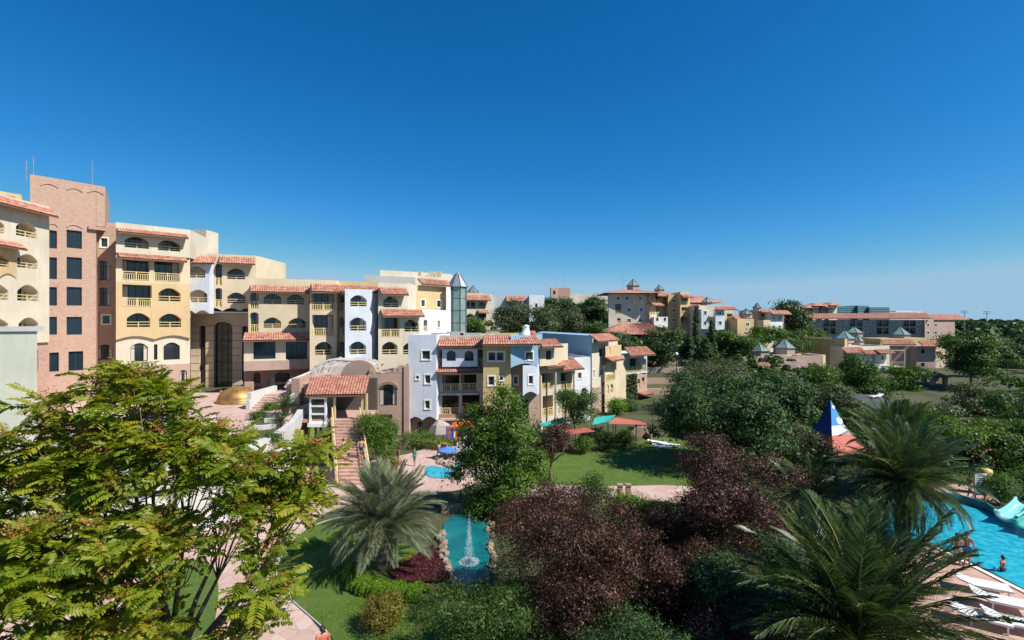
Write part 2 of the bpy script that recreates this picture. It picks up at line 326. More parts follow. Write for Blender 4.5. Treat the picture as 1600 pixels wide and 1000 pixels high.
def fit_openings(root, F, ops, w0, railmat='rail'):
    for (kind, u0, u1, z0, z1) in ops:
        dep = DEP[kind]; wb = w0-dep; wd, h = u1-u0, z1-z0
        fr = MB(); t = .05 if kind in 'WSG' else .06
        nm = 4 if (wd > 2.2) else (2 if wd > .9 else 1)
        if kind == 'R': nm = 2
        bar(fr, F, u0, u1, z0, z0+t, wb, wb+.05); bar(fr, F, u0, u1, z1-t, z1, wb, wb+.05)
        for i in range(nm+1):
            u = u0+(wd-t)*i/nm; bar(fr, F, u, u+t, z0+t, z1-t, wb, wb+.048)
        if kind == 'R': bar(fr, F, u0+t, u1-t, z1-h*.3, z1-h*.3+t, wb, wb+.045)
        win = fr.build('window', 'whitepaint' if kind in 'WS' else 'darkframe', root)
        pn = MB().quad(F.P(u0-.05, z0-.05, wb), F.P(u1+.05, z0-.05, wb), F.P(u1+.05, z1+.05, wb), F.P(u0-.05, z1+.05, wb))
        pn.build('pane', 'blueglass' if kind == 'G' else 'glass', win)
        if kind in 'ABNR' and random.random() < .9:
            cm = MB(); k = random.choice([0, 1]); cw = wd*random.uniform(.12, .3)
            ua = u0+.05 if k else u1-.05-cw
            if kind == 'R':
                for ua, ub in ((u0+.05, u0+.05+wd*.2), (u1-.05-wd*.2, u1-.05)): cm.quad(F.P(ua, z0+.1, wb+.03), F.P(ub, z0+.1, wb+.03), F.P(ub, z1-.25, wb+.03), F.P(ua, z1-.25, wb+.03))
            else:
                ns = 6
                for i in range(ns):
                    a, b = ua+cw*i/ns, ua+cw*(i+1)/ns; cm.quad(F.P(a, z0+.08, wb+.02+.05*(i % 2)), F.P(b, z0+.08, wb+.02+.05*((i+1) % 2)), F.P(b, z1-.1, wb+.02+.05*((i+1) % 2)), F.P(a, z1-.1, wb+.02+.05*(i % 2)))
            cm.build('curtain', 'curtain', win)
        if kind in 'WS':
            sm_ = MB(); e = .13
            bar(sm_, F, u0-e, u1+e, z1, z1+e, w0-.02, w0+.05); bar(sm_, F, u0-e, u1+e, z0-e, z0, w0-.02, w0+.07)
            bar(sm_, F, u0-e, u0, z0, z1, w0-.02, w0+.048); bar(sm_, F, u1, u1+e, z0, z1, w0-.02, w0+.048); sm_.build('surround', 'trim', root)
        if kind == 'A':
            r = MB(); hh = min(.62, h*.36)
            for zz in (z0+hh, z0+hh*.45): bar(r, F, u0, u1, zz-.035, zz+.035, w0-.16, w0-.09)
            bar(r, F, (u0+u1)/2-.04, (u0+u1)/2+.04, z0, z0+hh+.03, w0-.17, w0-.08); r.build('railing', railmat, root)
        if kind in 'BN':
            r = MB(); hh = min(1.0, h*.48); wz = w0-.08 if kind == 'N' else w0+.02
            bar(r, F, u0, u1, z0+hh-.08, z0+hh, wz-.08, wz); bar(r, F, u0, u1, z0+hh*.72, z0+hh*.72+.05, wz-.075, wz-.005); bar(r, F, u0, u1, z0+.06, z0+.12, wz-.075, wz-.005)
            nb = max(2, int(wd/.21))
            for i in range(nb+1):
                u = u0+(wd-.07)*i/nb; bar(r, F, u, u+.07, z0, z0+hh*.72, wz-.06, wz-.02)
            for u in (u0, (u0+u1)/2-.05, u1-.1): bar(r, F, u, u+.1, z0, z0+hh+.02, wz-.09, wz+.01)
            r.build('railing', railmat, root)
def section(root, F, mat, top, bot, ops=(), back=(0, 9), w=0.0, topz=None, botz=None, parapet=False, scallop=0, x0=None, x1=None, name='wall', railmat='rail', capname=None):
    """front wall with real openings, side walls, back and top. top / bot: photo rows at the left edge (or heights through topz / botz)."""
    xl, xr = (x0 or F.xl), (x1 or F.xr)
    uL = F.uz(xl, 500, w)[0]; uR = F.uz(xr, 500, w)[0]; xm = (xl+xr)/2
    zt = topz if topz is not None else F.uz(xl, top, w)[1]
    zb = botz if botz is not None else F.uz(xm, bot, w)[1]
    out = [(uL, zb)]
    if scallop:
        n = 8*scallop
        for k in range(1, n): a = k/n; out.append((uL+(uR-uL)*a, zb+.42*math.sin(math.pi*((a*scallop) % 1))))
    out += [(uR, zb), (uR, zt), (uL, zt)]
    H = []; loops = [[Vector((u, z, 0)) for u, z in out]]
    for o in ops:
        k, a, b, c, d = o[:5]
        u0 = F.uz(a, 500, w)[0]; u1 = F.uz(c, 500, w)[0]; pm = (a+c)/2; z1 = F.uz(pm, b, w)[1]; z0 = F.uz(pm, d, w)[1]
        u0 = max(u0, uL+.06); u1 = min(u1, uR-.06); z0 = max(z0, zb+(.5 if scallop else .05)); z1 = min(z1, zt-.05)
        if u1-u0 < .15 or z1-z0 < .15: continue
        H.append((k, u0, u1, z0, z1)); loops.append([Vector((p[0], p[1], 0)) for p in hole(k, u0, u1, z0, z1)])
    mb = MB(); allp = [p for l in loops for p in l]
    mb.add([F.P(p.x, p.y, w) for p in allp], [tuple(t) for t in geometry.tessellate_polygon(loops)])
    for h, l in zip(H, loops[1:]):
        dep = DEP[h[0]]; n = len(l)
        for i in range(n):
            a, b = l[i], l[(i+1) % n]; mb.quad(F.P(a.x, a.y, w), F.P(b.x, b.y, w), F.P(b.x, b.y, w-dep), F.P(a.x, a.y, w-dep))
    L = Vector(F.P(uL, 0, w)); R = Vector(F.P(uR, 0, w)); bk = Vector((back[0], back[1], 0))
    c = [L, R, R+bk, L+bk]; Z = lambda p, z: (p.x, p.y, z)
    for a, b in ((1, 2), (2, 3), (3, 0)): mb.quad(Z(c[a], zb), Z(c[b], zb), Z(c[b], zt), Z(c[a], zt))
    mb.quad(*[Z(p, zb+(.42 if scallop else 0)) for p in c])
    wall = None
    if parapet:
        t = .28; m_ = sum(c, Vector())/4; ins = [p+(m_-p).normalized()*t*1.5 for p in c]
        for i in range(4):
            j = (i+1) % 4; mb.quad(Z(c[i], zt), Z(c[j], zt), Z(ins[j], zt), Z(ins[i], zt)); mb.quad(Z(ins[i], zt), Z(ins[j], zt), Z(ins[j], zt-.45), Z(ins[i], zt-.45))
        wall = mb.build(name, mat, root)
        MB().quad(*[Z(p, zt-.45) for p in ins]).build('flat_roof', 'rooftop', root)
    else:
        mb.quad(*[Z(p, zt) for p in c]); wall = mb.build(name, mat, root)
    fit_openings(root, F, H, w, railmat)
    return wall, zt, zb
def tile_panel(mb, a, b, c, d, per=.27, row=.42):
    """barrel tiles over the quad a(top left) b(top right) c(eave right) d(eave left)"""
    a, b, c, d = map(Vector, (a, b, c, d)); nc = max(3, int((c-d).length/per)); nr = max(2, int((d-a).length/row))
    nn = (b-a).cross(d-a).normalized(); nn = nn if nn.z > 0 else -nn
    prof = [(0, 0), (.14, .05), (.38, .085), (.62, .05), (.76, 0)]; base = len(mb.v); cols = []
    for i in range(nc):
        for t, h in prof: cols.append(((i+t)/nc, h))
    cols.append((1, 0)); m = len(cols); lines = []
    for r in range(nr): lines += [(r/nr, 0), ((r+1)/nr, .045)]
    for s, lift in lines:
        for t, h in cols:
            p = (a.lerp(b, t)).lerp(d.lerp(c, t), s)+nn*(h+lift+.02); mb.v.append(tuple(p))
    for i in range(len(lines)-1):
        for j in range(m-1): mb.f.append((base+i*m+j, base+i*m+j+1, base+(i+1)*m+j+1, base+(i+1)*m+j))
def roof(root, F, x0, x1, ytop, yeave, out=.9, w=0.0, skew=.0, mat='tile', per=.27):
    xm = (x0+x1)/2; zt = F.uz(xm, ytop, w)[1]; ze = F.uz(xm, yeave, w+out)[1]
    if ze > zt-.2: ze = zt-.2
    u0 = F.uz(x0, 500, w)[0]; u1 = F.uz(x1, 500, w)[0]
    A, B, C, D = F.P(u0, zt, w+.01), F.P(u1, zt, w+.01), F.P(u1+skew, ze, w+out), F.P(u0-skew, ze, w+out)
    mb = MB(); tile_panel(mb, A, B, C, D, per); o = mb.build('roof_tiles', mat, root); tag(o, kind='stuff')
    s = MB(); dn = lambda p, k: (p[0], p[1], p[2]-k)
    s.quad(dn(A, .04), dn(B, .04), dn(C, .04), dn(D, .04)); s.quad(dn(D, .0), dn(C, .0), dn(C, .13), dn(D, .13)); s.quad(A, D, dn(D, .13), dn(A, .13)); s.quad(B, C, dn(C, .13), dn(B, .13))
    s.build('roof_board', 'wood', root); return o
def hip_roof(root, x0, y0, x1, y1, z0, z1, mat='tile', ridge=.35, per=.3, rot=None):
    w = min(x1-x0, y1-y0)*.5; cx, cy = (x0+x1)/2, (y0+y1)/2
    if x1-x0 > y1-y0: r0, r1 = Vector((x0+w*(1+0), cy, z1)), Vector((x1-w, cy, z1))
    else: r0, r1 = Vector((cx, y0+w, z1)), Vector((cx, y1-w, z1))
    c = [Vector((x0, y0, z0)), Vector((x1, y0, z0)), Vector((x1, y1, z0)), Vector((x0, y1, z0))]; mb = MB()
    if x1-x0 > y1-y0: pan = [(r0, r1, c[1], c[0]), (r1, r1, c[2], c[1]), (r1, r0, c[3], c[2]), (r0, r0, c[0], c[3])]
    else: pan = [(r0, r0, c[1], c[0]), (r0, r1, c[2], c[1]), (r1, r1, c[3], c[2]), (r1, r0, c[0], c[3])]
    for a, b, e, f in pan: tile_panel(mb, a, b, e, f, per, .6)
    o = mb.build('roof_tiles', mat, root); tag(o, kind='stuff')
    MB().quad(*[p-Vector((0, 0, .03)) for p in c]).build('soffit', 'wood', root)
def cupola(root, px, yapex, ybase, wpx, d, n=6, body=1.2, mat='greenglass', bodymat='pinkwall', nm='glass_cupola'):
    r = wpx/2/F0*d; b = PX(px, ybase, d); h = (ybase-yapex)/F0*d; cm = MB()
    ap = (b.x, b.y, b.z+h); ring = [(b.x+r*math.cos(2*math.pi*k/n+.3), b.y+r*math.sin(2*math.pi*k/n+.3), b.z) for k in range(n)]
    for k in range(n): cm.add([ring[k], ring[(k+1) % n], ap], [(0, 1, 2)])
    o = cm.build(nm, mat, root)
    rb = MB()
    for k in range(n): rb.tube([ring[k], ap], .035*max(1, d/60), 4)
    for k in range(n): rb.tube([ring[k], ring[(k+1) % n]], .05*max(1, d/60), 4)
    rb.build('glazing_bars', 'slate', o)
    if body: MB().lathe((b.x, b.y, b.z-body), [(r*.92, 0), (r*.92, body-.01)], n, .3, .3+2*math.pi).build('drum', bodymat, root)
    return o
def building(name, label, px, d, group=None):
    x = (px-CX)/F0*d; return thing(name, label, 'building', (x, d, gzf(x, d)), group)
# ------------------------------------------------------------------ vegetation helpers
def unit(a): return a/np.maximum(np.linalg.norm(a, axis=1, keepdims=True), 1e-9)
def leaves(name, pos, nrm, size, asp, mat, og=Vector((0, 0, 0)), fold=.12, rnd=None):
    n = len(pos); nrm = unit(nrm); t = unit(np.cross(nrm, rng.normal(size=(n, 3)))); b = np.cross(nrm, t); s = size[:, None]
    V = np.empty((n, 4, 3)); V[:, 0] = pos-t*s*.5; V[:, 2] = pos+t*s*.5
    V[:, 1] = pos+b*s*asp*.5+nrm*s*fold; V[:, 3] = pos-b*s*asp*.5+nrm*s*fold
    return fastmesh(name, V.reshape(-1, 3), np.arange(4*n).reshape(n, 4), rng.uniform(0, 1, n) if rnd is None else rnd, mat, og)
def crown_pts(lobes, nclump, per, rc, up=.25, inner=.12, flat=.75, shell=(.7, 1.0), low=.35):
    L = np.array(lobes, float); w = (L[:, 3]*L[:, 4]*L[:, 5])**(2/3); k = rng.choice(len(L), nclump, p=w/w.sum())
    d = unit(rng.normal(size=(nclump, 3))); flip = (d[:, 2] < 0) & (rng.uniform(size=nclump) > low); d[flip, 2] *= -1
    fr = rng.uniform(shell[0], shell[1], nclump); ins = rng.uniform(size=nclump) < inner; fr[ins] = rng.uniform(.25, .7, ins.sum())
    c = L[k, :3]+d*L[k, 3:]*fr[:, None]
    rcs = rc*rng.uniform(.6, 1.35, nclump)
    p = np.repeat(c, per, 0)+rng.normal(size=(nclump*per, 3))*np.repeat(rcs, per)[:, None]*np.array([1, 1, flat])
    n = np.repeat(d, per, 0)*.45+(p-np.repeat(c, per, 0))/np.repeat(rcs, per)[:, None]*.4+rng.normal(size=(nclump*per, 3))*.42+np.array([0, 0, up])
    tone = np.repeat(rng.uniform(0, 1, nclump), per)*.45+rng.uniform(0, 1, nclump*per)*.55
    return p, n, tone
def limbs(mb, base, lobes, r0, fork=.45, n=7):
    base = Vector(base); top = Vector(np.mean([l[:3] for l in lobes], 0)); f = base.lerp(top, fork)+Vector((random.uniform(-.2, .2), random.uniform(-.2, .2), 0))
    mb.tube([base-Vector((0, 0, .15)), base.lerp(f, .1), base.lerp(f, .5)+Vector((random.uniform(-.1, .1), random.uniform(-.1, .1), 0)), f], [r0*1.35, r0*1.05, r0*.9, r0*.75], n)
    for l in lobes:
        c = Vector(l[:3]); m = f.lerp(c, .5)+Vector((random.uniform(-.3, .3), random.uniform(-.3, .3), .1*(c-f).length)); e = c+Vector((0, 0, l[5]*.3))
        mb.tube([f, m, e], [r0*.6, r0*.38, r0*.12], 5)
        for _ in range(3):
            d = Vector(rng.normal(size=3)).normalized(); d.z = abs(d.z); q = c+Vector((d.x*l[3], d.y*l[4], d.z*l[5]))*.8
            mb.tube([m, m.lerp(q, .5)+Vector((0, 0, .1)), q], [r0*.25, r0*.15, r0*.05], 4)
TREES = {}
def tree(name, label, cat, px, d, ytop, ybot, wpx, mat, leaf=.3, clumps=220, per=26, rc=.45, nl=7, asp=.55, base=None, z=None, bark='bark', trunk=.16, up=.25, group=None, dscale=1.0, lobes=None, low=.35, bx=None, shell=(.7, 1.0), extra=None, fork=.45):
    """crown fitted between photo rows ytop and ybot at depth d; the trunk stands on the ground there"""
    c = PX(px, (ytop+ybot)/2, d); H = (ybot-ytop)/F0*d; Wd = wpx/F0*d; x0 = c.x if bx is None else (bx-CX)/F0*d
    zg = gzf(x0, d) if z is None else z
    if lobes is None:
        lobes = []
        nl = int(nl*1.6)
        for i in range(nl):
            a = 2*math.pi*i*1.618+random.uniform(-.4, .4); rr = random.uniform(.10, .36) if i else 0
            lz = random.uniform(-.3, .26) if i else .12; s = random.uniform(.42, .74)
            lobes.append((c.x+Wd*rr*math.cos(a), c.y+Wd*rr*dscale*math.sin(a), c.z+H*lz, Wd*.5*s*.62, Wd*.5*s*.62*dscale, H*.5*s*.62))
        # fill the asked silhouette
        L = np.array(lobes); x_ = (L[:, 0]-L[:, 3]).min(), (L[:, 0]+L[:, 3]).max(); z_ = (L[:, 2]-L[:, 5]).min(), (L[:, 2]+L[:, 5]).max()
        sx = Wd/(x_[1]-x_[0]); sz = H/(z_[1]-z_[0])
        L[:, 0] = c.x+(L[:, 0]-sum(x_)/2)*sx; L[:, 3] *= sx; L[:, 1] = c.y+(L[:, 1]-c.y)*sx; L[:, 4] *= sx; L[:, 2] = c.z+(L[:, 2]-sum(z_)/2)*sz; L[:, 5] *= sz
        lobes = [tuple(r) for r in L]
    r = thing(name, label, cat, (x0, d, zg), group)
    tb = MB(); limbs(tb, (x0, d, zg), lobes, trunk, fork); tb.build('trunk', bark, r, True)
    p, n, tone = crown_pts(lobes, max(24, int(clumps*.42)), int(per*2.4), rc*1.15, up, low=low, shell=shell, flat=.55); p[:, 2] = np.maximum(p[:, 2], zg+.05)
    link('crown', leaves('crown', p, n, leaf*rng.uniform(.65, 1.35, len(p)), asp, mat, ORG[r.name], rnd=tone), r)
    if extra: extra(r, lobes)
    return r
def bush(name, label, px, ybase, wpx, hpx, mat, z=0.0, leaf=.14, clumps=90, per=26, rc=.22, group=None, asp=.5, d=None, cat='shrub', low=.5, dscale=1.0):
    g = G(px, ybase, z) if d is None else PX(px, ybase, d); Wd = wpx/F0*g.y; H = hpx/F0*g.y
    lobes = [(g.x+Wd*random.uniform(-.22, .22), g.y+Wd*dscale*random.uniform(-.2, .2), g.z+H*random.uniform(.35, .6), Wd*.3, Wd*.3*dscale, H*.38) for _ in range(5)]+[(g.x, g.y, g.z+H*.42, Wd*.4, Wd*.36*dscale, H*.45)]
    zg = min(g.z, gzf(g.x, g.y)) if d is not None else g.z
    r = thing(name, label, cat, (g.x, g.y, zg), group)
    s = MB()
    for k in range(6): l = random.choice(lobes); s.tube([(g.x+random.uniform(-.15, .15), g.y+random.uniform(-.15, .15), zg-.05), (l[0]*.5+g.x*.5, l[1]*.5+g.y*.5, (l[2]+zg)/2), l[:3]], [.05, .035, .015], 5)
    s.build('stem', 'bark', r)
    p, n, tone = crown_pts(lobes, clumps, per, rc, .3, low=low); p[:, 2] = np.maximum(p[:, 2], zg+.03)
    link('foliage', leaves('foliage', p, n, leaf*rng.uniform(.65, 1.35, len(p)), asp, mat, ORG[r.name], rnd=tone), r); return r
# palm fronds ------------------------------------------------------
FR = {}
def frond_mesh(key, mat, droop, L=1.0, n=84, wl=.235, wid=.0042, vee=.42):
    ts = np.linspace(0, 1, 22); ang = .0-droop*ts**1.6; dx = np.cos(ang); dz = np.sin(ang)
    X = np.concatenate([[0], np.cumsum((dx[1:]+dx[:-1])/2*np.diff(ts))]); Z = np.concatenate([[0], np.cumsum((dz[1:]+dz[:-1])/2*np.diff(ts))])
    mb = MB(); mb.tube([(X[i], 0, Z[i]) for i in range(0, 22, 3)], [.014*(1-.85*ts[i]) for i in range(0, 22, 3)], 4); nb = len(mb.f)
    V = [list(v) for v in mb.v]; Fq = [f for f in mb.f if len(f) == 4]; nst = len(Fq); rn = [.3]*nst
    lr = np.random.default_rng(len(FR)+3)
    for i in range(n):
        t = .14+.86*(i+.5)/n; px = np.interp(t, ts, X); pz = np.interp(t, ts, Z); a = np.interp(t, ts, ang)
        f = np.array([math.cos(a), 0, math.sin(a)]); u = np.array([-math.sin(a), 0, math.cos(a)])
        ln = wl*(math.sin(math.pi*min(1, .18+.78*t))**.7)*lr.uniform(.85, 1.12)
        for sd in (-1, 1):
            d = f*(.55+.55*t)+np.array([0, sd, 0])*(.95-.35*t)+u*(vee+lr.normal(0, .12)); d /= np.linalg.norm(d)
            p0 = np.array([px, 0, pz]); p1 = p0+d*ln*.55; p2 = p0+d*ln-np.array([0, 0, 1])*ln*.24
            s_ = np.cross(d, u*1.0+np.array([0, sd*.6, 0])); s_ /= np.linalg.norm(s_)+1e-9
            b = len(V); V += [list(p0), list(p1+s_*wid), list(p2), list(p1-s_*wid)]; Fq.append((b, b+1, b+2, b+3)); rn.append(lr.uniform(0, 1))
    me = fastmesh('frond', np.array(V), np.array(Fq), np.array(rn), [mat, 'frond_stem'])
    mi = np.zeros(len(Fq), np.int32); mi[:nst] = 1; me.polygons.foreach_set('material_index', mi); FR[key] = me
for nm, mt in (('g', 'leaf_palmgrey'), ('p', 'leaf_palm')):
    for k, dr in enumerate((.35, .75, 1.2, 1.75)): frond_mesh(nm+str(k), mt, dr)
def palm(label, base, zc, L, nfr, kind, trunk=.28, emin=-25, emax=86, power=.85, vmax=3, lean=(0, 0), group='palms', name='palm_tree', wscale=1.0, cat='palm'):
    base = Vector(base); r = thing(name, label, cat, base, group)
    top = base+Vector((lean[0], lean[1], zc)); tb = MB()
    m = 10; pts = [base.lerp(top, k/m) for k in range(m+1)]; pts[0] = base-Vector((0, 0, .2))
    tb.tube(pts, [trunk*(1.15 if k == 0 else 1+.12*(k % 2)) for k in range(m+1)], 9); 
    for k in range(26):   # cut leaf bases
        a = k*2.399; t = .35+.65*k/26; p = base.lerp(top, t); tb.tube([p+Vector((math.cos(a), math.sin(a), 0))*trunk*.8, p+Vector((math.cos(a), math.sin(a), .55))*trunk*1.7], [.09, .04], 4)
    tb.build('trunk', 'bark', r)
    for i in range(nfr):
        t = (i+.5)/nfr; el = math.radians(emax+(emin-emax)*t**power+random.uniform(-7, 7)); az = i*2.39996+random.uniform(-.25, .25)
        v = 0 if t < .25 else (1 if t < .5 else (2 if t < .8 else 3)); v = max(0, min(vmax, v+random.choice((-1, 0, 0, 1))))
        o = bpy.data.objects.new('frond', FR[kind+str(v)]); COL.objects.link(o); o.parent = r
        s = L*random.uniform(.82, 1.1)*(.8+.2*math.sin(math.pi*min(1, t+.25)))
        o.location = top-base+Vector((math.cos(az)*trunk*.5, math.sin(az)*trunk*.5, .1)); o.rotation_euler = (random.uniform(-.35, .35), -el, az); o.scale = (s, s*wscale, s)
    return r
# ------------------------------------------------------------------ hotel on the left
HZ = 3.2
def antenna(px, ytop, ybot, d, label):
    b = PX(px, ybot, d); t = PX(px, ytop, d); r = thing('antenna', label, 'antenna', b, 'roof antennas')
    MB().tube([b-Vector((0, 0, .3)), b.lerp(t, .5), t], [.05, .04, .025], 5).build('mast', 'metal', r)
    m = MB()
    for k in (.55, .7, .85): p = b.lerp(t, k); m.tube([p-Vector((.22, 0, 0)), p+Vector((.22, 0, 0))], .02, 4)
    m.build('crossbar', 'metal', r)
def hotel():
    # near wall at the far left
    r = building('garden_annex', 'plain pale rendered wall block with flat coping at the left edge', 20, 26)
    f = Fac(-160, 23.5, 58, 25.5); section(r, f, 'greywall', 519, 0, (), (-6.5, 6), botz=-.3)
    u0, z = f.uz(-160, 519); c = MB(); bar(c, f, 0-.1, f.len+.12, z, z+.24, -.5, .1); c.build('coping', 'terracewhite', r)
    # cream wing facing right
    r = building('hotel_wing', 'tall cream hotel wing with arched balconies and tiled eaves, left of the brick tower', 40, 50)
    f = Fac(-60, 44.0, 77, 53.0)
    A = [('A', 25, 346.5, 57, 370), ('A', 27, 397, 59, 419), ('A', 27, 445, 60, 470), ('A', 29, 496, 60, 520), ('A', -30, 340, 7, 362), ('A', -34, 392, 14, 415), ('A', -34, 442, 13, 468), ('A', -34, 496, 13, 520)]
    section(r, f, 'palecream', 0, 538, A, (-9, 4), topz=f.uz(77, 340)[1]+1.1, parapet=True)
    roof(r, f, -60, 76, 309, 319, 1.0)
    fy = Fac(-60, 43.4, 26, 49.2); section(r, fy, 'yellow', 386, 437, [('A', -34, 393, 14, 415)], (-1.2, .6), topz=fy.uz(10, 384)[1], botz=fy.uz(10, 434)[1], scallop=3)
    roof(r, fy, -60, 27, 372, 380, .9)
    section(r, Fac(-60, 44.3, 77, 53.3), 'brickdark', 538, 600, [('G', 40, 548, 60, 580)], (-9, 4), topz=f.uz(8, 538)[1], botz=HZ)
    section(r, Fac(-60, 52, 34, 56.5), 'yellow', 278, 312, [('O', 2, 306, 24, 316)], (-6, 6), topz=26.8, botz=20)
    # brick tower
    r = building('brick_tower', 'tall brick stair tower with square blue-glass windows', 110, 55)
    f = Fac(47, 52.6, 164, 57.6)
    G_ = []
    for a, b in ((75, 89), (104, 128)):
        for y0, y1 in ((360, 388), (402, 436), (448.5, 477.5), (495, 523)): G_.append(('G', a, y0, b, y1))
    G_ += [('G', 68, 551, 92, 581), ('G', 107, 549, 130, 579)]
    section(r, f, 'brick', 272, 0, G_, (-5, 7), botz=HZ, parapet=True, x1=150, topz=f.uz(47, 272)[1])
    section(r, f, 'brick', 0, 352, (), (-5, 7), topz=f.uz(47, 272)[1]-.004, botz=f.uz(150, 353)[1], x0=150.3)
    lg = MB()   # brick hood above the recess and relieving arches
    u0 = f.uz(137, 355)[0]; z0 = f.uz(150, 356)[1]; bar(lg, f, u0, f.len, z0-.25, z0+.1, -.05, .35); lg.build('hood', 'brickdark', r)
    for (xa, ya, xb) in ((63, 292, 91), (104, 299, 129), (137, 303, 162), (75, 354, 90), (104, 356, 128)):
        u0, z = f.uz(xa, ya); u1 = f.uz(xb, ya)[0]; z = f.uz((xa+xb)/2, ya)[1]; m = MB()
        pts = [f.P(u0+(u1-u0)*k/8, z+.3*(1-(2*k/8-1)**2), .03) for k in range(9)]; m.tube(pts, .06, 4); m.build('arch_band', 'brickdark', r)
    fr = Fac(137, 58.5, 180, 59.8)
    section(r, fr, 'brick', 345, 0, [('W', 157.5, 372, 168, 386), ('R', 150, 407, 172.5, 438), ('R', 150, 449, 173, 478), ('W', 160, 492.5, 172, 506), ('R', 151, 538, 176, 562)], (0, 6), botz=HZ)
    # yellow block
    r = building('yellow_hotel_block', 'five-storey yellow and cream hotel block with balconies beside the brick tower', 240, 60)
    f = Fac(181, 57.6, 297, 62.6)
    section(r, f, 'palecream', 347, 399, [('A', 195, 369, 233, 387.5), ('A', 247, 374.5, 282, 392)], (-1.6, 6), parapet=True, botz=f.uz(240, 399)[1], w=.25)
    z1 = f.uz(240, 399)[1]-.003
    section(r, f, 'cream', 0, 441, [('B', 191, 406, 234, 438), ('B', 241, 408, 282, 440)], (-5.4, 8), topz=z1, botz=f.uz(215, 441)[1])
    z2 = f.uz(215, 441)[1]-.003
    section(r, f, 'yellow', 0, 528, [('B', 191, 445, 237, 479), ('A', 247.5, 450, 282, 470.5), ('A', 198, 489, 234.5, 511), ('A', 248.5, 490, 283, 511)], (-5.4, 8), topz=z2, botz=f.uz(240, 530)[1], scallop=2, w=.06)
    z3 = f.uz(240, 527)[1]+.3
    section(r, f, 'palecream', 0, 600, [('R', 204, 536, 231, 565), ('G', 240.5, 538, 246, 562), ('R', 255.5, 535, 281, 562)], (-5.2, 7.5), topz=z3, botz=HZ+.2, w=-.25)
    section(r, f, 'pinkwall', 0, 0, [('R', 281, 578, 292, 600)], (-5, 7), topz=f.uz(240, 571)[1], botz=HZ, w=.12)
    roof(r, f, 182, 292, 361.5, 367, 1.0, .25); roof(r, f, 184, 290, 398.5, 405.5, .9)
    section(r, Fac(300, 72, 322, 72), 'palecream', 359, 372, (), (0, 3), botz=20)
    # bridge block over the entrance
    r = building('bridge_block', 'cream and light blue hotel block bridging the arched entrance', 345, 66)
    f = Fac(292, 64.8, 400, 68.2)
    section(r, f, 'cream', 396, 484, [('N', 336.5, 412, 347, 446), ('N', 336.5, 450, 347, 483), ('A', 355, 419, 383, 436), ('A', 355, 457, 383.5, 473.5)], (0, 9), topz=f.uz(345, 397)[1], botz=f.uz(345, 486)[1], scallop=4, parapet=True)
    fb = Fac(284, 63.9, 327, 64.5)
    section(r, fb, 'blue', 0, 488, [('A', 292, 415.5, 320.5, 433.6), ('A', 294.5, 452.5, 324, 472)], (-.3, 1.5), topz=fb.uz(310, 408)[1], botz=fb.uz(310, 490)[1], scallop=2)
    roof(r, fb, 284, 338, 400, 411, 1.0, -.4, .1); roof(r, f, 343, 399, 402, 412, 1.0)
    # arched entrance
    e = building('entrance_hall', 'stone entrance hall with tall dark arched glazing under the bridge block', 345, 68)
    f = Fac(298, 68.2, 392, 69.2)
    sec = [('N', 311, 507, 321, 606), ('N', 334, 502, 363, 606), ('N', 378, 508, 390, 606)]
    DEP['N'] = .6
    # glazing without balustrades
    uL = 0; loops = []; H = []
    zt = f.uz(345, 488)[1]; zb = HZ
    loops.append([Vector((0, zb, 0)), Vector((f.len, zb, 0)), Vector((f.len, zt, 0)), Vector((0, zt, 0))])
    for k, a, b, c, d in sec:
        u0 = f.uz(a, 500)[0]; u1 = min(f.uz(c, 500)[0], f.len-.1); z1 = f.uz((a+c)/2, b)[1]; H.append((u0, u1, zb+.1, z1)); loops.append([Vector((p[0], p[1], 0)) for p in hole('N', u0, u1, zb+.1, z1)])
    mb = MB(); mb.add([f.P(p.x, p.y) for l in loops for p in l], [tuple(t) for t in geometry.tessellate_polygon(loops)])
    for l in loops[1:]:
        for i in range(len(l)): a, b = l[i], l[(i+1) % len(l)]; mb.quad(f.P(a.x, a.y), f.P(b.x, b.y), f.P(b.x, b.y, -.6), f.P(a.x, a.y, -.6))
    mb.build('wall', 'hallstone', e)
    ar = MB(); gm = MB()
    for k in range(9): zz = zb+1.0+k*1.0; bar(gm, f, 0, f.len, zz, zz+.05, .003, .02)
    gm.build('stone_joints', 'darkframe', e)
    for (u0, u1, z0, z1) in H:
        w_ = MB(); n = max(2, int((u1-u0)/.7))
        for i in range(n+1): u = u0+(u1-u0-.06)*i/n; bar(w_, f, u, u+.06, z0, z1, -.6, -.54)
        for k in range(1, 7): zz = z0+(z1-z0)*k/7; bar(w_, f, u0, u1, zz, zz+.06, -.6, -.545)
        wn = w_.build('window', 'darkframe', e); MB().quad(f.P(u0, z0, -.62), f.P(u1, z0, -.62), f.P(u1, z1, -.62), f.P(u0, z1, -.62)).build('pane', 'glass', wn)
        rr = (u1-u0)/2; pts = [f.P(u0+rr-rr*1.12*math.cos(math.pi*k/10), z1-min((z1-z0)*.42, (u1-u0)*.28)+rr*.62*math.sin(math.pi*k/10), .02) for k in range(11)]
        MB().tube(pts, .14, 5).build('arch_band', 'cream', e)
    # cream block with restaurant
    r = building('restaurant_block', 'cream hotel block with tiled eaves above a dark-windowed restaurant and pink band', 435, 66)
    f = Fac(388, 65.6, 490, 69.0)
    section(r, f, 'cream', 434, 520, [('N', 391, 457, 404, 482.5), ('N', 391, 488, 404, 519), ('A', 412, 459, 440, 474.4), ('A', 448.5, 460, 475, 475), ('A', 412, 496, 439, 512), ('A', 451, 497, 478, 512)], (0, 9), botz=f.uz(435, 524)[1], parapet=True)
    roof(r, f, 391, 490, 447, 456.5, 1.0)
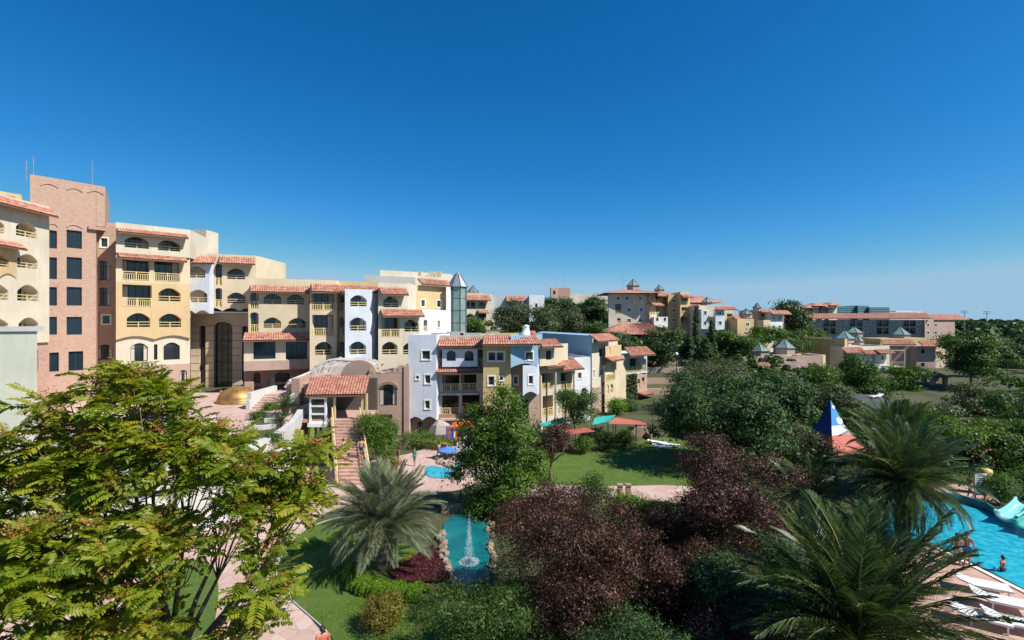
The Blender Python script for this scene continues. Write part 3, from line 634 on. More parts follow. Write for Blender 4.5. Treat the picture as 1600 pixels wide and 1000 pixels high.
    f2 = Fac(381, 61.9, 484, 65.2)
    section(r, f2, 'palecream', 0, 562, [('G', 396, 534, 430.5, 561), ('G', 446.5, 534, 480, 561)], (0, 3.4), topz=f2.uz(435, 529)[1], botz=f2.uz(435, 563)[1])
    roof(r, f2, 382, 484, 519.5, 531.5, 1.0, 0.05, .2)
    section(r, f2, 'pinkwall', 0, 577, (), (0, 3.6), topz=f2.uz(435, 563)[1]-.004, botz=f2.uz(435, 577.5)[1], w=.25)
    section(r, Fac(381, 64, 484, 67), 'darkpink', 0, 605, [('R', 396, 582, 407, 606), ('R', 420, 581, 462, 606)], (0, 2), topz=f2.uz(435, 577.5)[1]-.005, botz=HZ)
    # long block with blue bay
    r = building('blue_bay_block', 'long cream hotel block with a central light blue bay and red tiled eaves', 565, 65)
    f = Fac(486, 63.2, 639, 67.2)
    zt = f.uz(520, 438)[1]; zb = f.uz(560, 571)[1]
    f1 = Fac(484, 62.6, 526, 64.2)
    section(r, f1, 'cream', 0, 571, [('B', 486.5, 459, 524, 485), ('B', 488, 492, 523, 525), ('A', 492, 534, 519.6, 554.5)], (0, 3), topz=zt, botz=3.5)
    fm = Fac(526, 65.0, 592, 67.2)
    section(r, fm, 'ochre', 0, 571, [('N', 527, 461, 538, 486), ('N', 528, 496, 538.6, 523), ('N', 528, 534, 538.6, 562), ('N', 580, 461, 590, 486), ('N', 580, 496, 590, 523), ('N', 580, 534, 590, 562)], (0, 7), topz=zt-.01, botz=3.5)
    fb = Fac(539, 62.4, 579, 63.9)
    section(r, fb, 'blue', 0, 569, [('A', 547, 461, 573, 478.5), ('A', 546, 496, 572.5, 516.6), ('A', 545.6, 533.6, 572, 553.6)], (.3, 2.2), topz=fb.uz(560, 452)[1], botz=fb.uz(560, 572)[1], scallop=1)
    f3 = Fac(591, 64.0, 656, 66.8)
    section(r, f3, 'palecream', 0, 571, [('A', 599, 463, 623, 480)], (0, 3), topz=zt-.3, botz=f3.uz(615, 486)[1], x1=637)
    section(r, f3, 'palecream', 0, 571, [('B', 595.5, 497, 625, 526.5), ('A', 632, 499, 654, 518), ('A', 597, 534, 621, 554), ('A', 630, 535, 652, 554)], (0, 6), topz=f3.uz(615, 486)[1]-.003, botz=3.5, w=.1)
    section(r, Fac(486, 67.2, 637, 70), 'palecream', 0, 450, (), (0, 9), topz=zt+.15, botz=12, parapet=True)
    roof(r, f1, 486, 530, 444.5, 456, 1.0, 0, .1); roof(r, fm, 529, 590, 446, 457, 2.6, -.4); roof(r, f3, 592, 635, 450, 460, 1.0); roof(r, f3, 594, 659, 483.8, 494, 1.1, .1)
    # white wall, yellow rear block, glass tower
    r = building('yellow_rear_block', 'yellow block with white lower wall and two small windows beside the glass tower', 675, 70)
    fw = Fac(656, 66.9, 704, 72.5); section(r, fw, 'white', 484, 0, [('N', 662, 499.6, 667.5, 518), ('S', 684, 501, 687, 512)], (-3, 4), topz=fw.uz(690, 484.5)[1], botz=5)
    fc = Fac(636, 68.5, 650, 70.5); section(r, fc, 'palecream', 444, 0, (), (0, 6), botz=8)
    fy = Fac(650, 70.5, 698, 75.0); section(r, fy, 'yellow', 446, 484, [('S', 658, 468.5, 664, 479), ('S', 682.5, 469.5, 689, 480)], (-2, 6), topz=fy.uz(672, 446.5)[1], botz=10)
    roof(r, fy, 652, 699, 437, 445, 1.0, -.3)
    section(r, Fac(697, 73.6, 704.5, 74.2), 'white', 448, 0, (), (0, 2), botz=8)
    g = building('glass_tower', 'octagonal green glass stair tower with pointed metal roof', 715, 75)
    c = PX(715, 448.4, 75.5); rad = 15/800*75.5*.95; zb = 9.0; n = 8
    m = MB()
    for k in range(n):
        a, b = 2*math.pi*(k+.5)/n, 2*math.pi*(k+1.5)/n; q = MB()
        q.quad((c.x+rad*math.cos(a), c.y+rad*math.sin(a), zb), (c.x+rad*math.cos(b), c.y+rad*math.sin(b), zb), (c.x+rad*math.cos(b), c.y+rad*math.sin(b), c.z), (c.x+rad*math.cos(a), c.y+rad*math.sin(a), c.z)); q.build('pane', 'greenglass', g)
        m.tube([(c.x+rad*math.cos(a), c.y+rad*math.sin(a), zb), (c.x+rad*math.cos(a), c.y+rad*math.sin(a), c.z)], .06, 4)
    for kz in range(1, 5):
        zz = zb+(c.z-zb)*kz/5; m.lathe((c.x, c.y, zz), [(rad+.02, 0), (rad+.03, .05), (rad, .1)], 8, math.pi/8, math.pi/8+2*math.pi)
    m.build('mullions', 'slate', g)
    ap = PX(710, 424, 75.5); rm = MB().lathe((c.x, c.y, c.z), [(rad*1.2, 0), (rad*.3, (ap.z-c.z)*.78), (rad*.32, (ap.z-c.z)*.8), (.02, ap.z-c.z)], 8, math.pi/8, math.pi/8+2*math.pi).build('pointed_roof', 'metal', g)
    rb = MB()
    for k in range(8): a = 2*math.pi*(k+.5)/8; rb.tube([(c.x+rad*1.2*math.cos(a), c.y+rad*1.2*math.sin(a), c.z+.02), (c.x+rad*.3*math.cos(a), c.y+rad*.3*math.sin(a), c.z+(ap.z-c.z)*.79)], .05, 4)
    rb.build('seam', 'slate', rm)
    # rear mass
    r = building('rear_hotel_block', 'long cream rear hotel roof block with sloping end behind the blue bay block', 640, 85)
    f = Fac(569, 84, 705, 92); section(r, f, 'concrete', 434, 0, (), (0, 10), topz=f.uz(600, 431)[1], botz=12)  # grey colour paints in the shade on this face of the cream block
    f = Fac(594, 85.5, 705, 93.5); section(r, f, 'palecream', 422, 0, (), (0, 10), botz=14, topz=f.uz(640, 424.5)[1])
    f = Fac(649, 83.5, 708, 88); section(r, f, 'palecream', 431, 0, (), (0, 10), botz=14, topz=f.uz(670, 432)[1])
    for x in (606, 655, 675, 686): p = PX(x, 428, 90); MB().obox((p.x, p.y, p.z-.6), .45, .45, 1.0).build('chimney', 'cream', r)
    antenna(41, 250, 279, 58, 'thin mast standing on the yellow roof left of the brick tower'); antenna(52, 244, 272, 56, 'tallest thin mast on the left corner of the brick tower'); antenna(144, 250, 289, 58, 'thin mast near the right corner of the brick tower')
    antenna(309, 350, 360, 73, 'short mast behind the top of the yellow hotel block')
    # houses further right of the glass tower
    r = building('arched_house', 'cream two-storey house with red tiled roof and arched windows right of the glass tower', 746, 118)
    f = Fac(722, 116, 768, 119); section(r, f, 'palecream', 459, 512, [('A', 727.5, 472, 734, 481), ('A', 736, 472, 743, 481), ('A', 747, 472, 759, 481.5), ('A', 729, 490, 741, 501), ('B', 746, 488, 760, 503)], (0, 8), botz=9); roof(r, f, 726, 765, 461, 469, 1.3, per=.4); roof(r, f, 745, 762, 484.5, 489, 1.2, per=.4)
    r = building('white_house', 'white flat-roofed house with red tiled porch roof behind the olive trees', 808, 119)
    f = Fac(768, 120, 826, 120); section(r, f, 'white', 462, 0, [('A', 800, 474, 806, 484), ('B', 810, 474, 818, 486)], (0, 8), botz=9, topz=f.uz(800, 462)[1]); roof(r, f, 791, 821, 463, 471, 1.4, per=.4)
    f = Fac(827, 116, 850.5, 117); section(r, f, 'white', 461, 0, [('S', 836, 474, 840, 481)], (0, 8), botz=9, parapet=True)
    r = building('cupola_house', 'distant house with pale glass cupola above the trees right of the glass tower', 740, 150)
    section(r, Fac(730, 149, 752, 150), 'palecream', 457, 0, (), (0, 6), botz=11); cupola(r, 739, 446, 457, 19, 152, 8, .6)
hotel()
DEP['N'] = 1.0
# ------------------------------------------------------------------ villa row in the middle
def villas():
    r = building('blue_villa', 'light blue and ochre villa with tiled balcony roofs behind the bushy green tree', 720, 58)
    f = Fac(638, 56.0, 682, 56.2)
    section(r, f, 'blue', 523, 655, [('W', 659.5, 548, 672, 561.5), ('S', 650, 587, 654.5, 592.5), ('W', 664, 586, 672.5, 599), ('W', 664, 626, 671.5, 638.5)], (1.5, 9), botz=f.uz(660, 657)[1], scallop=2, parapet=True)
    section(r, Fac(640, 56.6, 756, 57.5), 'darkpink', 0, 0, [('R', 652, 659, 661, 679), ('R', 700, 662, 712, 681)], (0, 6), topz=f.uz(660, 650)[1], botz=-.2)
    # balcony bay
    f2 = Fac(682, 57.2, 756, 57.8)
    section(r, f2, 'palecream', 0, 0, [('B', 684, 547, 754, 572), ('B', 691, 586, 718, 612), ('B', 720, 585, 745, 611), ('B', 690, 617, 717, 651), ('B', 722, 617, 750, 651)], (0, 8), topz=f2.uz(715, 524)[1], botz=1.8, parapet=True)
    fb = Fac(691, 56.5, 746, 56.9)
    section(r, fb, 'blue', 0, 572.5, [('D', 698, 548, 712, 564), ('D', 726, 548, 740, 564)], (0, .5), topz=fb.uz(718, 545)[1], botz=fb.uz(718, 573)[1])
    roof(r, f2, 688, 752, 528, 541.5, 1.3, .05, .3); roof(r, f2, 683, 755, 574, 582, 1.3, .05, .1)
    for y in (613.5, 652.5): sl_ = MB(); z = f2.uz(705, y)[1]; bar(sl_, f2, f2.uz(688, 500)[0], f2.uz(746, 500)[0], z-.22, z, -.1, .55); sl_.build('balcony_slab', 'cream', r)
    # ochre bay
    f3 = Fac(755, 55.8, 798, 56.4)
    section(r, f3, 'ochre', 527, 0, [('W', 763, 550, 774.5, 563.5), ('W', 776.5, 550, 787.5, 563.5), ('W', 763, 588, 772.5, 602), ('S', 781, 588.5, 786, 594)], (1, 8), botz=0, topz=f3.uz(776, 523)[1], parapet=True)
    f4 = Fac(798, 55.6, 840, 57.0)
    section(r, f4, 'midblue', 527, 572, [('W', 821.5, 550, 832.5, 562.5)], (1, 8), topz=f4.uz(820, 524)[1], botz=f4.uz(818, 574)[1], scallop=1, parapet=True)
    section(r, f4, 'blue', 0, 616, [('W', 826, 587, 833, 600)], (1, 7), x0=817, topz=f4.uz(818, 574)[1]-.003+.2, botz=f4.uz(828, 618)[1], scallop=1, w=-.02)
    section(r, Fac(798, 57.6, 842, 58.6), 'pinkwall', 0, 0, [('W', 803, 588, 809, 600), ('R', 812, 622, 826, 655)], (1, 6), topz=f4.uz(818, 574)[1]+.3, botz=-.1)
    fr = Fac(755, 55.8, 842, 57.0); roof(r, fr, 756, 838, 525, 538.5, 1.2, .05, .35)
    rt = MB(); 
    for x, y, w_ in ((690, 521, 1.2), (712, 519, 1.0), (735, 521, 1.2), (770, 519, .8)): p = PX(x, y, 62); rt.obox((p.x, p.y, p.z-.2), w_, .5, .25)
    rt.build('roof_unit', 'concrete', r)
    ch = thing('chimney', 'curved white chimney hood with red pots on the villa roof', 'chimney', PX(822, 519, 62)-Vector((0, 0, .35)))
    b = PX(822, 519, 62)
    MB().lathe((b.x, b.y, b.z-.6), [(.75, 0), (.7, .5), (.42, .8), (.36, 1.25), (.45, 1.35), (.1, 1.5)], 10).build('hood', 'whitepaint', ch, True); MB().lathe((b.x+.75, b.y-.1, b.z-.6), [(.5, 0), (.5, .45), (.3, .75), (0.05, .8)], 8).build('pot', 'redcloth', ch)
    # cream bay and porches
    r = building('cream_villa', 'cream and white villa with projecting bay and red porch roofs right of the blue villa', 880, 64)
    f5 = Fac(843, 58.6, 868, 60.2)
    section(r, f5, 'cream', 544, 571, [('G', 853, 548, 862, 562)], (2, 5), botz=f5.uz(855, 571.5)[1], topz=f5.uz(855, 540)[1])
    roof(r, f5, 841, 868, 530, 542.5, 1.0, .05, .3)
    f6 = Fac(840, 60.4, 898, 64.5)
    section(r, f6, 'palecream', 0, 0, [('B', 847, 583, 865, 608), ('B', 876, 582, 893, 608), ('B', 848, 618, 864, 650), ('B', 878, 622, 894, 648)], (2, 7), topz=f6.uz(868, 566)[1], botz=-.1)
    roof(r, f6, 842, 870, 563, 575, 1.5, .05); roof(r, f6, 870, 898, 563, 578.5, 1.4, .06, .3)
    pl = MB()
    for x, y0 in ((868, 582), (897, 582), (845, 590)): u, z = f6.uz(x, y0, 1.0); pl.tube([f6.P(u, -.1, 1.0), f6.P(u, z+.2, 1.0)], .13, 6)
    pl.build('porch_post', 'cream', r)
    f7 = Fac(898, 65.2, 922.5, 66.6)
    section(r, f7, 'white', 559, 0, [('W', 903, 582, 908.5, 591.5), ('R', 908, 606, 917, 640)], (-2, 8), botz=-.1, parapet=True)
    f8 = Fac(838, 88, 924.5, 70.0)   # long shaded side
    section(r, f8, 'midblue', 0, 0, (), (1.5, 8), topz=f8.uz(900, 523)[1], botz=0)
    f9 = Fac(924.8, 69.9, 946, 73.5)
    section(r, f9, 'palecream', 0, 0, [('G', 936, 545, 942, 556), ('W', 937, 577, 941.5, 586), ('W', 932, 609, 938, 618), ('W', 926, 578, 929, 590)], (3, 6), topz=f9.uz(935, 535)[1], botz=0)
    section(r, f9, 'pinkwall', 0, 0, (), (1, 2), topz=f9.uz(935, 604)[1], botz=-.1, w=.08)
    roof(r, f9, 920, 951, 522, 534, 1.6, -.2, .4)
    f10 = Fac(945, 72.0, 967, 77.0)
    section(r, f10, 'cream', 0, 0, [('B', 946.5, 569, 961, 595), ('N', 946.5, 601, 951.5, 616), ('N', 953.5, 600, 958, 614)], (3, 6), topz=f10.uz(956, 560)[1], botz=0)
    roof(r, f10, 944, 964, 556, 565.5, 1.3, .05, .1)
    section(r, Fac(946, 71.6, 956, 73.2), 'yellow', 541, 558, [('G', 949, 543, 954, 553)], (2, 3), botz=f10.uz(950, 561)[1])
    # ivy house
    r = building('ivy_house', 'pale house with a railed balcony above an ivy-covered wall', 985, 80)
    f = Fac(960, 82, 1012, 84)
    section(r, f, 'greywall', 0, 0, (), (0, 7), topz=f.uz(985, 553)[1], botz=f.uz(985, 583)[1], x1=975)
    fb = Fac(974, 80.5, 1011, 83.5)
    section(r, fb, 'blue', 0, 0, [('B', 976, 560, 1002, 582), ('N', 1003.5, 560, 1010, 580)], (0, 7), topz=fb.uz(990, 552)[1], botz=fb.uz(990, 584)[1])
    section(r, Fac(964, 80.8, 994, 82.0), 'concrete', 0, 0, (), (0, 6), topz=fb.uz(990, 584)[1]-.004, botz=0)
    section(r, Fac(993.5, 81.8, 1011, 84), 'pinkwall', 0, 0, [('N', 996, 592, 1000, 606), ('N', 1003, 589, 1007, 602)], (0, 6), topz=fb.uz(990, 584)[1]-.004, botz=0)
    roof(r, fb, 975, 1009, 542, 556, 1.8, 0, .4)
    roof(r, Fac(993.5, 81.8, 1011, 84), 995, 1010, 613, 619, 1.5)
    # ivy
    fi = Fac(964, 80.8, 994, 82.0); n = 5200
    u = rng.uniform(0, fi.len, n); zz = rng.uniform(.0, fi.uz(985, 584)[1], n); ww = np.abs(rng.normal(0, .18, n))+.05
    pos = np.array([fi.P(a, b, c) for a, b, c in zip(u, zz, ww)]); nr = np.tile([fi.n.x, fi.n.y, .3], (n, 1))+rng.normal(0, .6, (n, 3))
    iv = thing('ivy', 'dense ivy climbing the wall below the balcony of the pale house', 'ivy', (fi.A.x, fi.A.y-.3, gzf(fi.A.x, fi.A.y)))
    o = link('foliage', leaves('foliage', pos, nr, rng.uniform(.2, .4, n), .7, 'leaf_olive', ORG[iv.name]), iv); tag(o, kind='stuff')
    st = MB()
    for k in range(7): uu = fi.len*(k+.5)/7; st.tube([fi.P(uu, 0, .06), fi.P(uu+random.uniform(-.3, .3), 2, .08), fi.P(uu+random.uniform(-.5, .5), 4, .08)], [.05, .035, .02], 5)
    st.build('stem', 'bark', iv)

# ------------------------------------------------------------------ background houses
def background():
    def win(xs, ys, w_, h_, k='S'): return [(k, x-w_/2, y-h_/2, x+w_/2, y+h_/2) for y in ys for x in xs]
    r = building('hilltop_house', 'large pale hilltop house with red hipped roof and two cupolas', 985, 137)
    f = Fac(951, 136, 1022, 138)
    section(r, f, 'palecream', 459, 0, win((966, 980, 1001), (466,), 5, 6)+win((983, 1002), (484,), 5, 6)+win((983, 1001), (501,), 6, 6)+[('B', 961, 475, 971, 490), ('N', 964, 497, 970, 504)], (2, 12), botz=7)
    f2 = Fac(1015, 136.5, 1044, 142)
    section(r, f2, 'cream', 0, 0, [('N', 1017, 461, 1022, 470), ('B', 1024, 462, 1034, 472), ('N', 1036, 465, 1041, 473), ('B', 1015.8, 475, 1023, 492), ('B', 1025, 478, 1032, 492)], (2, 8), topz=f2.uz(1030, 459)[1], botz=7)
    roof(r, f2, 1019, 1046, 457, 462.5, 1.5, .1, .3, per=.45); roof(r, f2, 1016, 1045, 473, 477.5, 1.2, .1, per=.45)
    f3 = Fac(1022, 134.5, 1043.5, 136.5); section(r, f3, 'white', 495, 0, win((1027, 1039), (499,), 4, 6), (0, 4), botz=7)
    a, b = PX(951, 458, 136), PX(1024, 458, 138); hip_roof(r, a.x-1, 134.6, b.x+.6, 151, a.z, a.z+1.3, per=.5)
    cupola(r, 989, 436, 447, 22, 143, 6, 1.3); cupola(r, 1030, 445, 453, 17, 143, 6, 1.0)
    antenna(973, 428, 452, 150, 'thin mast behind the roof of the hilltop house')
    r = building('ochre_house', 'ochre four-storey house with stacked balconies right of the hilltop house', 1060, 138)
    f = Fac(1044, 138.5, 1066, 139.5); section(r, f, 'ochre', 460, 0, win((1053,), (470, 485, 500), 5, 5), (0, 9), botz=6, parapet=True)
    f = Fac(1063, 136, 1078, 137.5); section(r, f, 'yellow', 456, 0, [('B', 1065, 466, 1075, 474), ('B', 1065, 480, 1075, 490), ('B', 1065, 495, 1075, 508)], (0, 9), botz=6, parapet=True); roof(r, f, 1062, 1078, 460, 464, 1.3, .05, per=.45)
    f = Fac(1077, 141, 1092, 142); section(r, f, 'yellow', 478, 0, [('B', 1079, 483, 1090, 494), ('B', 1079, 498, 1090, 508)], (0, 9), botz=6); roof(r, f, 1077, 1094, 476, 481, 1.3, per=.45)
    section(r, Fac(1044, 140, 1094, 141), 'brickdark', 509, 0, (), (0, 3), botz=5)
    r = building('long_tiled_hall', 'pinkish tiled hall roof with glazed gable behind the ochre house', 1095, 160)
    f = Fac(1076, 156, 1112, 160); section(r, f, 'palecream', 473, 0, (), (0, 10), botz=8); a = PX(1076, 473, 156); b = PX(1112, 473, 160); hip_roof(r, a.x-1, 154, b.x+1.5, 170, a.z, a.z+2.2, 'oldtile', per=.6); cupola(r, 1104, 464, 473, 18, 153, 6, 1)
    r = building('white_bay_house', 'pale house with white and blue bays behind the cypresses', 1120, 130)
    f = Fac(1092, 130, 1146, 133); section(r, f, 'palecream', 477, 0, [('S', 1101, 519, 1107, 524), ('S', 1122, 519, 1127, 524), ('B', 1136, 490, 1145, 500), ('B', 1136, 504, 1145, 516)], (0, 10), botz=5, parapet=True)
    f = Fac(1096, 128.5, 1108, 129); section(r, f, 'white', 483, 514, win((1102,), (489, 505), 4, 6), (0, 1.4))
    f = Fac(1118, 128.5, 1132, 129.3); section(r, f, 'blue', 483, 515, win((1125,), (490, 505), 5, 6), (0, 1.4)); roof(r, f, 1116, 1146, 479, 484, 1.4, -.6, .3, per=.45)
    r = building('yellow_cottage', 'small ochre cottage with cupola between the white bay house and the hillside shrubs', 1163, 128)
    f = Fac(1152, 127, 1178, 129); section(r, f, 'yellow', 498, 0, win((1168,), (507,), 5, 5)+win((1166,), (521,), 5, 4), (0, 8), botz=4); cupola(r, 1166, 482, 491, 19, 131, 8, 1.0)
    f = Fac(1144, 130, 1154, 131); section(r, f, 'ochre', 496, 0, [('B', 1146, 502, 1152, 514)], (0, 6), botz=5); roof(r, f, 1143, 1156, 493, 499, 1.3, per=.45)
    r = building('red_roof_house', 'white and red stepped houses with a cupola left of the tall dark tree', 1200, 148)
    f = Fac(1154, 160, 1186, 146); section(r, f, 'blue', 484, 0, (), (4, 6), botz=6, topz=f.uz(1180, 484)[1])
    f = Fac(1185, 145.5, 1206, 147); section(r, f, 'brick', 486, 0, [('B', 1190, 490, 1199, 500)], (0, 8), botz=4); roof(r, f, 1185, 1206, 483, 488, 1.4, per=.5)
    f = Fac(1204, 143, 1223, 146); section(r, f, 'white', 488, 0, win((1209, 1218), (497, 511), 3.4, 5), (0, 8), botz=3); roof(r, f, 1200, 1230, 485, 491, 1.5, per=.5)
    f = Fac(1222, 147, 1231, 150); section(r, f, 'brick', 492, 0, win((1226,), (505,), 3, 5), (0, 7), botz=3)
    f = Fac(1193, 140, 1204, 141); section(r, f, 'cream', 500, 0, (), (0, 4), botz=3)
    cupola(r, 1183, 473, 481, 13, 158, 8, 1.0)
    # pavilion
    r = building('tiled_pavilion', 'low open pavilion with wide red tiled hip roof below the hilltop house', 1000, 122)
    a, b = PX(938, 523, 119), PX(1066, 523, 119); z0 = a.z
    hip_roof(r, a.x, 118.5, b.x, 131, z0, z0+2.6, per=.4)
    for k in range(9):
        x = a.x+.8+(b.x-a.x-1.6)*k/8; MB().box(x-.15, 119.2, gzf(x, 119)-.3, x+.15, 119.5, z0-.05).build('post', 'wood', r)
    MB().box(a.x+1, 124, 3, b.x-1, 130, z0-.06).build('wall', 'ochre', r)
    # red tower with masts
    r = building('red_tower_block', 'small red rooftop block carrying two masts above the pine wood', 877, 230)
    section(r, Fac(861, 229, 873, 231), 'brickdark', 449, 0, [('G', 864, 454, 868, 460)], (0, 5), botz=14); section(r, Fac(873.3, 231, 891, 232), 'brick', 449.5, 0, (), (0, 5), botz=14)
    section(r, Fac(891, 234, 960, 240), 'palecream', 459, 0, (), (0, 6), botz=13)
    antenna(868, 430, 449, 231, 'left of two masts on the red rooftop block'); antenna(882, 422, 449, 233, 'taller right of two masts on the red rooftop block')
    # low villas with glass pyramids
    r = building('pyramid_villa', 'low villa with two hexagonal glass pyramid roofs beyond the dark green trees', 1215, 106)
    f = Fac(1160, 104, 1286, 108); section(r, f, 'pinkwall', 551, 0, (), (0, 12), botz=.5, topz=f.uz(1230, 556)[1], parapet=True)
    cupola(r, 1185, 534, 548, 34, 107, 6, 1.4); cupola(r, 1225, 529, 543.5, 34, 112, 6, 1.4)
    f = Fac(1166, 101, 1206, 102.5); section(r, f, 'palecream', 570, 0, [('B', 1185, 577, 1197, 590)], (0, 4), botz=0, topz=f.uz(1190, 572)[1]); roof(r, f, 1168, 1200, 567, 574, 1.4, per=.35)
    f = Fac(1206, 103, 1262, 105); section(r, f, 'mauve', 566, 0, [('W', 1215, 575, 1222, 585)], (0, 4), botz=0); f = Fac(1252, 103, 1268, 104); section(r, f, 'white', 574, 0, (), (0, 3), botz=0); roof(r, f, 1250, 1268, 571, 576, 1.3, per=.35)
    f = Fac(1262, 108, 1290, 111); section(r, f, 'cream', 556, 0, (), (0, 6), botz=0, parapet=True)
    r = building('tan_villa', 'tan blank-walled villa with white porches, red roofs and glass pyramids', 1310, 118)
    f = Fac(1246, 128, 1320, 113); section(r, f, 'tan', 0, 0, (), (6, 8), topz=f.uz(1300, 530)[1], botz=.5, parapet=True)
    f = Fac(1318, 112.5, 1390, 117); section(r, f, 'palecream', 536, 0, [('B', 1322, 556, 1335, 570)], (0, 10), topz=f.uz(1350, 541)[1], botz=.5, parapet=True)
    fa = Fac(1346, 111, 1364, 112); section(r, fa, 'white', 553, 0, win((1355,), (566,), 5, 7), (0, 2.5), botz=.3); fa2 = Fac(1368, 111.5, 1385, 112.5); section(r, fa2, 'white', 552, 0, win((1379,), (559,), 4, 6), (0, 2.5), botz=.3)
    roof(r, fa, 1344, 1367, 547, 553.5, 1.4, per=.35); roof(r, fa2, 1366, 1390, 546, 552.5, 1.4, per=.35); roof(r, f, 1313, 1345, 543, 552, 1.6, .1, per=.35)
    bl = MB(); p = PX(1388, 573, 111); bl.obox((p.x+1.2, p.y, p.z), 1.6, 1.2, .15)
    for sx in (-.3, 2.7):
        bl.obox((p.x+sx, p.y-1.1, p.z-2), .08, .08, 2.2); bl.obox((p.x+sx, p.y-1.1, p.z+1.8), .08, .08, 1.8)
    bl.obox((p.x+1.2, p.y-1.1, p.z+1.1), 1.5, .05, .05); bl.obox((p.x+1.2, p.y-1.1, p.z+.7), 1.5, .04, .04); bl.obox((p.x+1.2, p.y-1.1, p.z+3.6), 1.6, .1, .1); bl.build('balcony', 'cream', r)
    cupola(r, 1319, 516, 529, 32, 121, 6, 1.0); cupola(r, 1334, 510.5, 520, 26, 133, 6, 1.0); cupola(r, 1340, 522.5, 533, 18, 120, 6, .9)
    r = building('brown_villa', 'mauve-brown two-storey villa with red tiled roofs left of the round green tree', 1430, 120)
    f = Fac(1378, 122, 1432, 120.5); section(r, f, 'mauve', 540, 0, [('B', 1382, 545, 1389, 560)], (0, 9), botz=.3); roof(r, f, 1376, 1424, 531, 538.5, 1.6, .05, .2, per=.4)
    f = Fac(1432, 119, 1462, 119.6); section(r, f, 'mauve', 541, 0, win((1442,), (549, 570), 6, 6, 'G'), (0, 9), botz=.3); roof(r, f, 1434, 1476, 533, 541.5, 1.6, .05, .1, per=.4)
    f = Fac(1461, 120.5, 1477, 121.5); section(r, f, 'cream', 543, 0, [('B', 1462.5, 549, 1471, 559)], (0, 8), botz=.3)
    f = Fac(1376, 126, 1464, 128); section(r, f, 'tan', 528, 0, (), (0, 8), botz=5, topz=f.uz(1420, 529)[1]); cupola(r, 1406, 510.5, 523, 29, 131, 6, 1.0)
    r = building('long_hotel', 'long three-storey pinkish apartment block under one red tiled roof on the right', 1375, 200)
    f = Fac(1262, 206, 1445, 190); ops = []
    for x in (1291, 1301, 1332, 1343, 1374, 1384, 1416, 1426): ops += [('B', x-4.2, 500, x+4.2, 510), ('B', x-4.2, 512, x+4.2, 522)]
    for x in (1272, 1282, 1311, 1321, 1353, 1363, 1395, 1405, 1436): ops += [('S', x-1.6, 503, x+1.6, 507), ('S', x-1.6, 514, x+1.6, 518)]
    section(r, f, 'pinkwall', 499, 0, ops, (3, 14), botz=1.5, topz=f.uz(1370, 500)[1], railmat='darkframe')
    a = PX(1258, 500, 206); b = PX(1448, 499, 189)
    roof(r, f, 1260, 1447, 489.6, 497.8, 5.0, -4.2, .5, per=.6)
    f2 = Fac(1445, 189, 1492, 196); section(r, f2, 'pinkwall', 503, 0, win((1450, 1462), (508, 520), 3.4, 5), (3, 10), botz=1.5, topz=f.uz(1370, 500)[1]); roof(r, f2, 1444, 1496, 491, 500, 4, -3.6, .5, per=.6)
    r = building('far_villa_cluster', 'distant pink and white villas on the horizon left of the dark glass hotel', 1282, 330)
    for x0, x1, y, m in ((1258, 1272, 481, 'pinkwall'), (1270, 1284, 478, 'palecream'), (1284, 1296, 480, 'pinkwall'), (1295, 1308, 477, 'palecream')):
        f = Fac(x0, 330, x1, 333); section(r, f, m, y, 0, win(((x0+x1)/2-3, (x0+x1)/2+3), (y+4,), 2, 3, 'G'), (0, 10), botz=3); a = PX(x0, y, 330); b = PX(x1, y, 333); hip_roof(r, a.x-.5, 328, b.x+.5, 342, a.z, a.z+2, per=.9)
    r = building('dark_glass_hotel', 'distant dark blue-green hotel with stepped roofline on the horizon', 1348, 420)
    for x0, x1, y in ((1305, 1348, 478.5), (1340, 1358, 477.4), (1358, 1390, 480)):
        f = Fac(x0, 420+x0*.01, x1, 424+x0*.01); section(r, f, 'bluegreen', y, 0, (), (0, 20), botz=2)
        fb = MB()
        for k in range(4):
            z = f.uz(x0, y)[1]-1.2-k*1.7; bar(fb, f, .2, f.len-.2, z, z+.5, .01, .25)
        fb.build('balcony_band', 'metal', r)
    r = building('pale_far_hotel', 'long pale low building on the horizon right of the dark glass hotel', 1420, 600)
    f = Fac(1390, 600, 1450, 620); section(r, f, 'concrete', 487, 0, (), (0, 30), botz=2); section(r, Fac(1400, 610, 1440, 615), 'white', 485.5, 0, (), (0, 30), botz=3)
    for x, y, lb in ((1507, 486, 'tall floodlight mast behind the right-hand woods, left one'), (1542, 487, 'tall floodlight mast behind the right-hand woods, right one')):
        t = PX(x, y, 260); b = Vector((t.x, t.y, gzf(t.x, t.y))); l = thing('floodlight_mast', lb, 'light mast', b, 'floodlight masts')
        MB().tube([b, t], [.25, .15], 6).build('pole', 'metal', l); m = MB()
        for dz in (0, -.9): m.obox((t.x, t.y, t.z+dz), 1.7, .2, .18)
        m.build('lamp_head', 'metal', l)
    # kiosk by the round tree
    k = thing('garden_kiosk', 'small stone kiosk with red tiled roof on the far lawn', 'kiosk', G(1467, 608, 0))
    c = G(1467, 608, 0); kb = MB(); h = 26/F0*c.y
    for sx in (-1, 1):
        for sy in (0, 1): kb.obox((c.x+sx*1.15, c.y+sy*2, h*.36), .3, .3, h*.36+.02)
    kb.obox((c.x, c.y+1, .45), 1.2, 1.1, .47); kb.build('pillar', 'brick', k); ORGZ = h*.7
    hip_roof(k, c.x-1.9, c.y-.8, c.x+1.9, c.y+2.9, h*.72, h, per=.3)
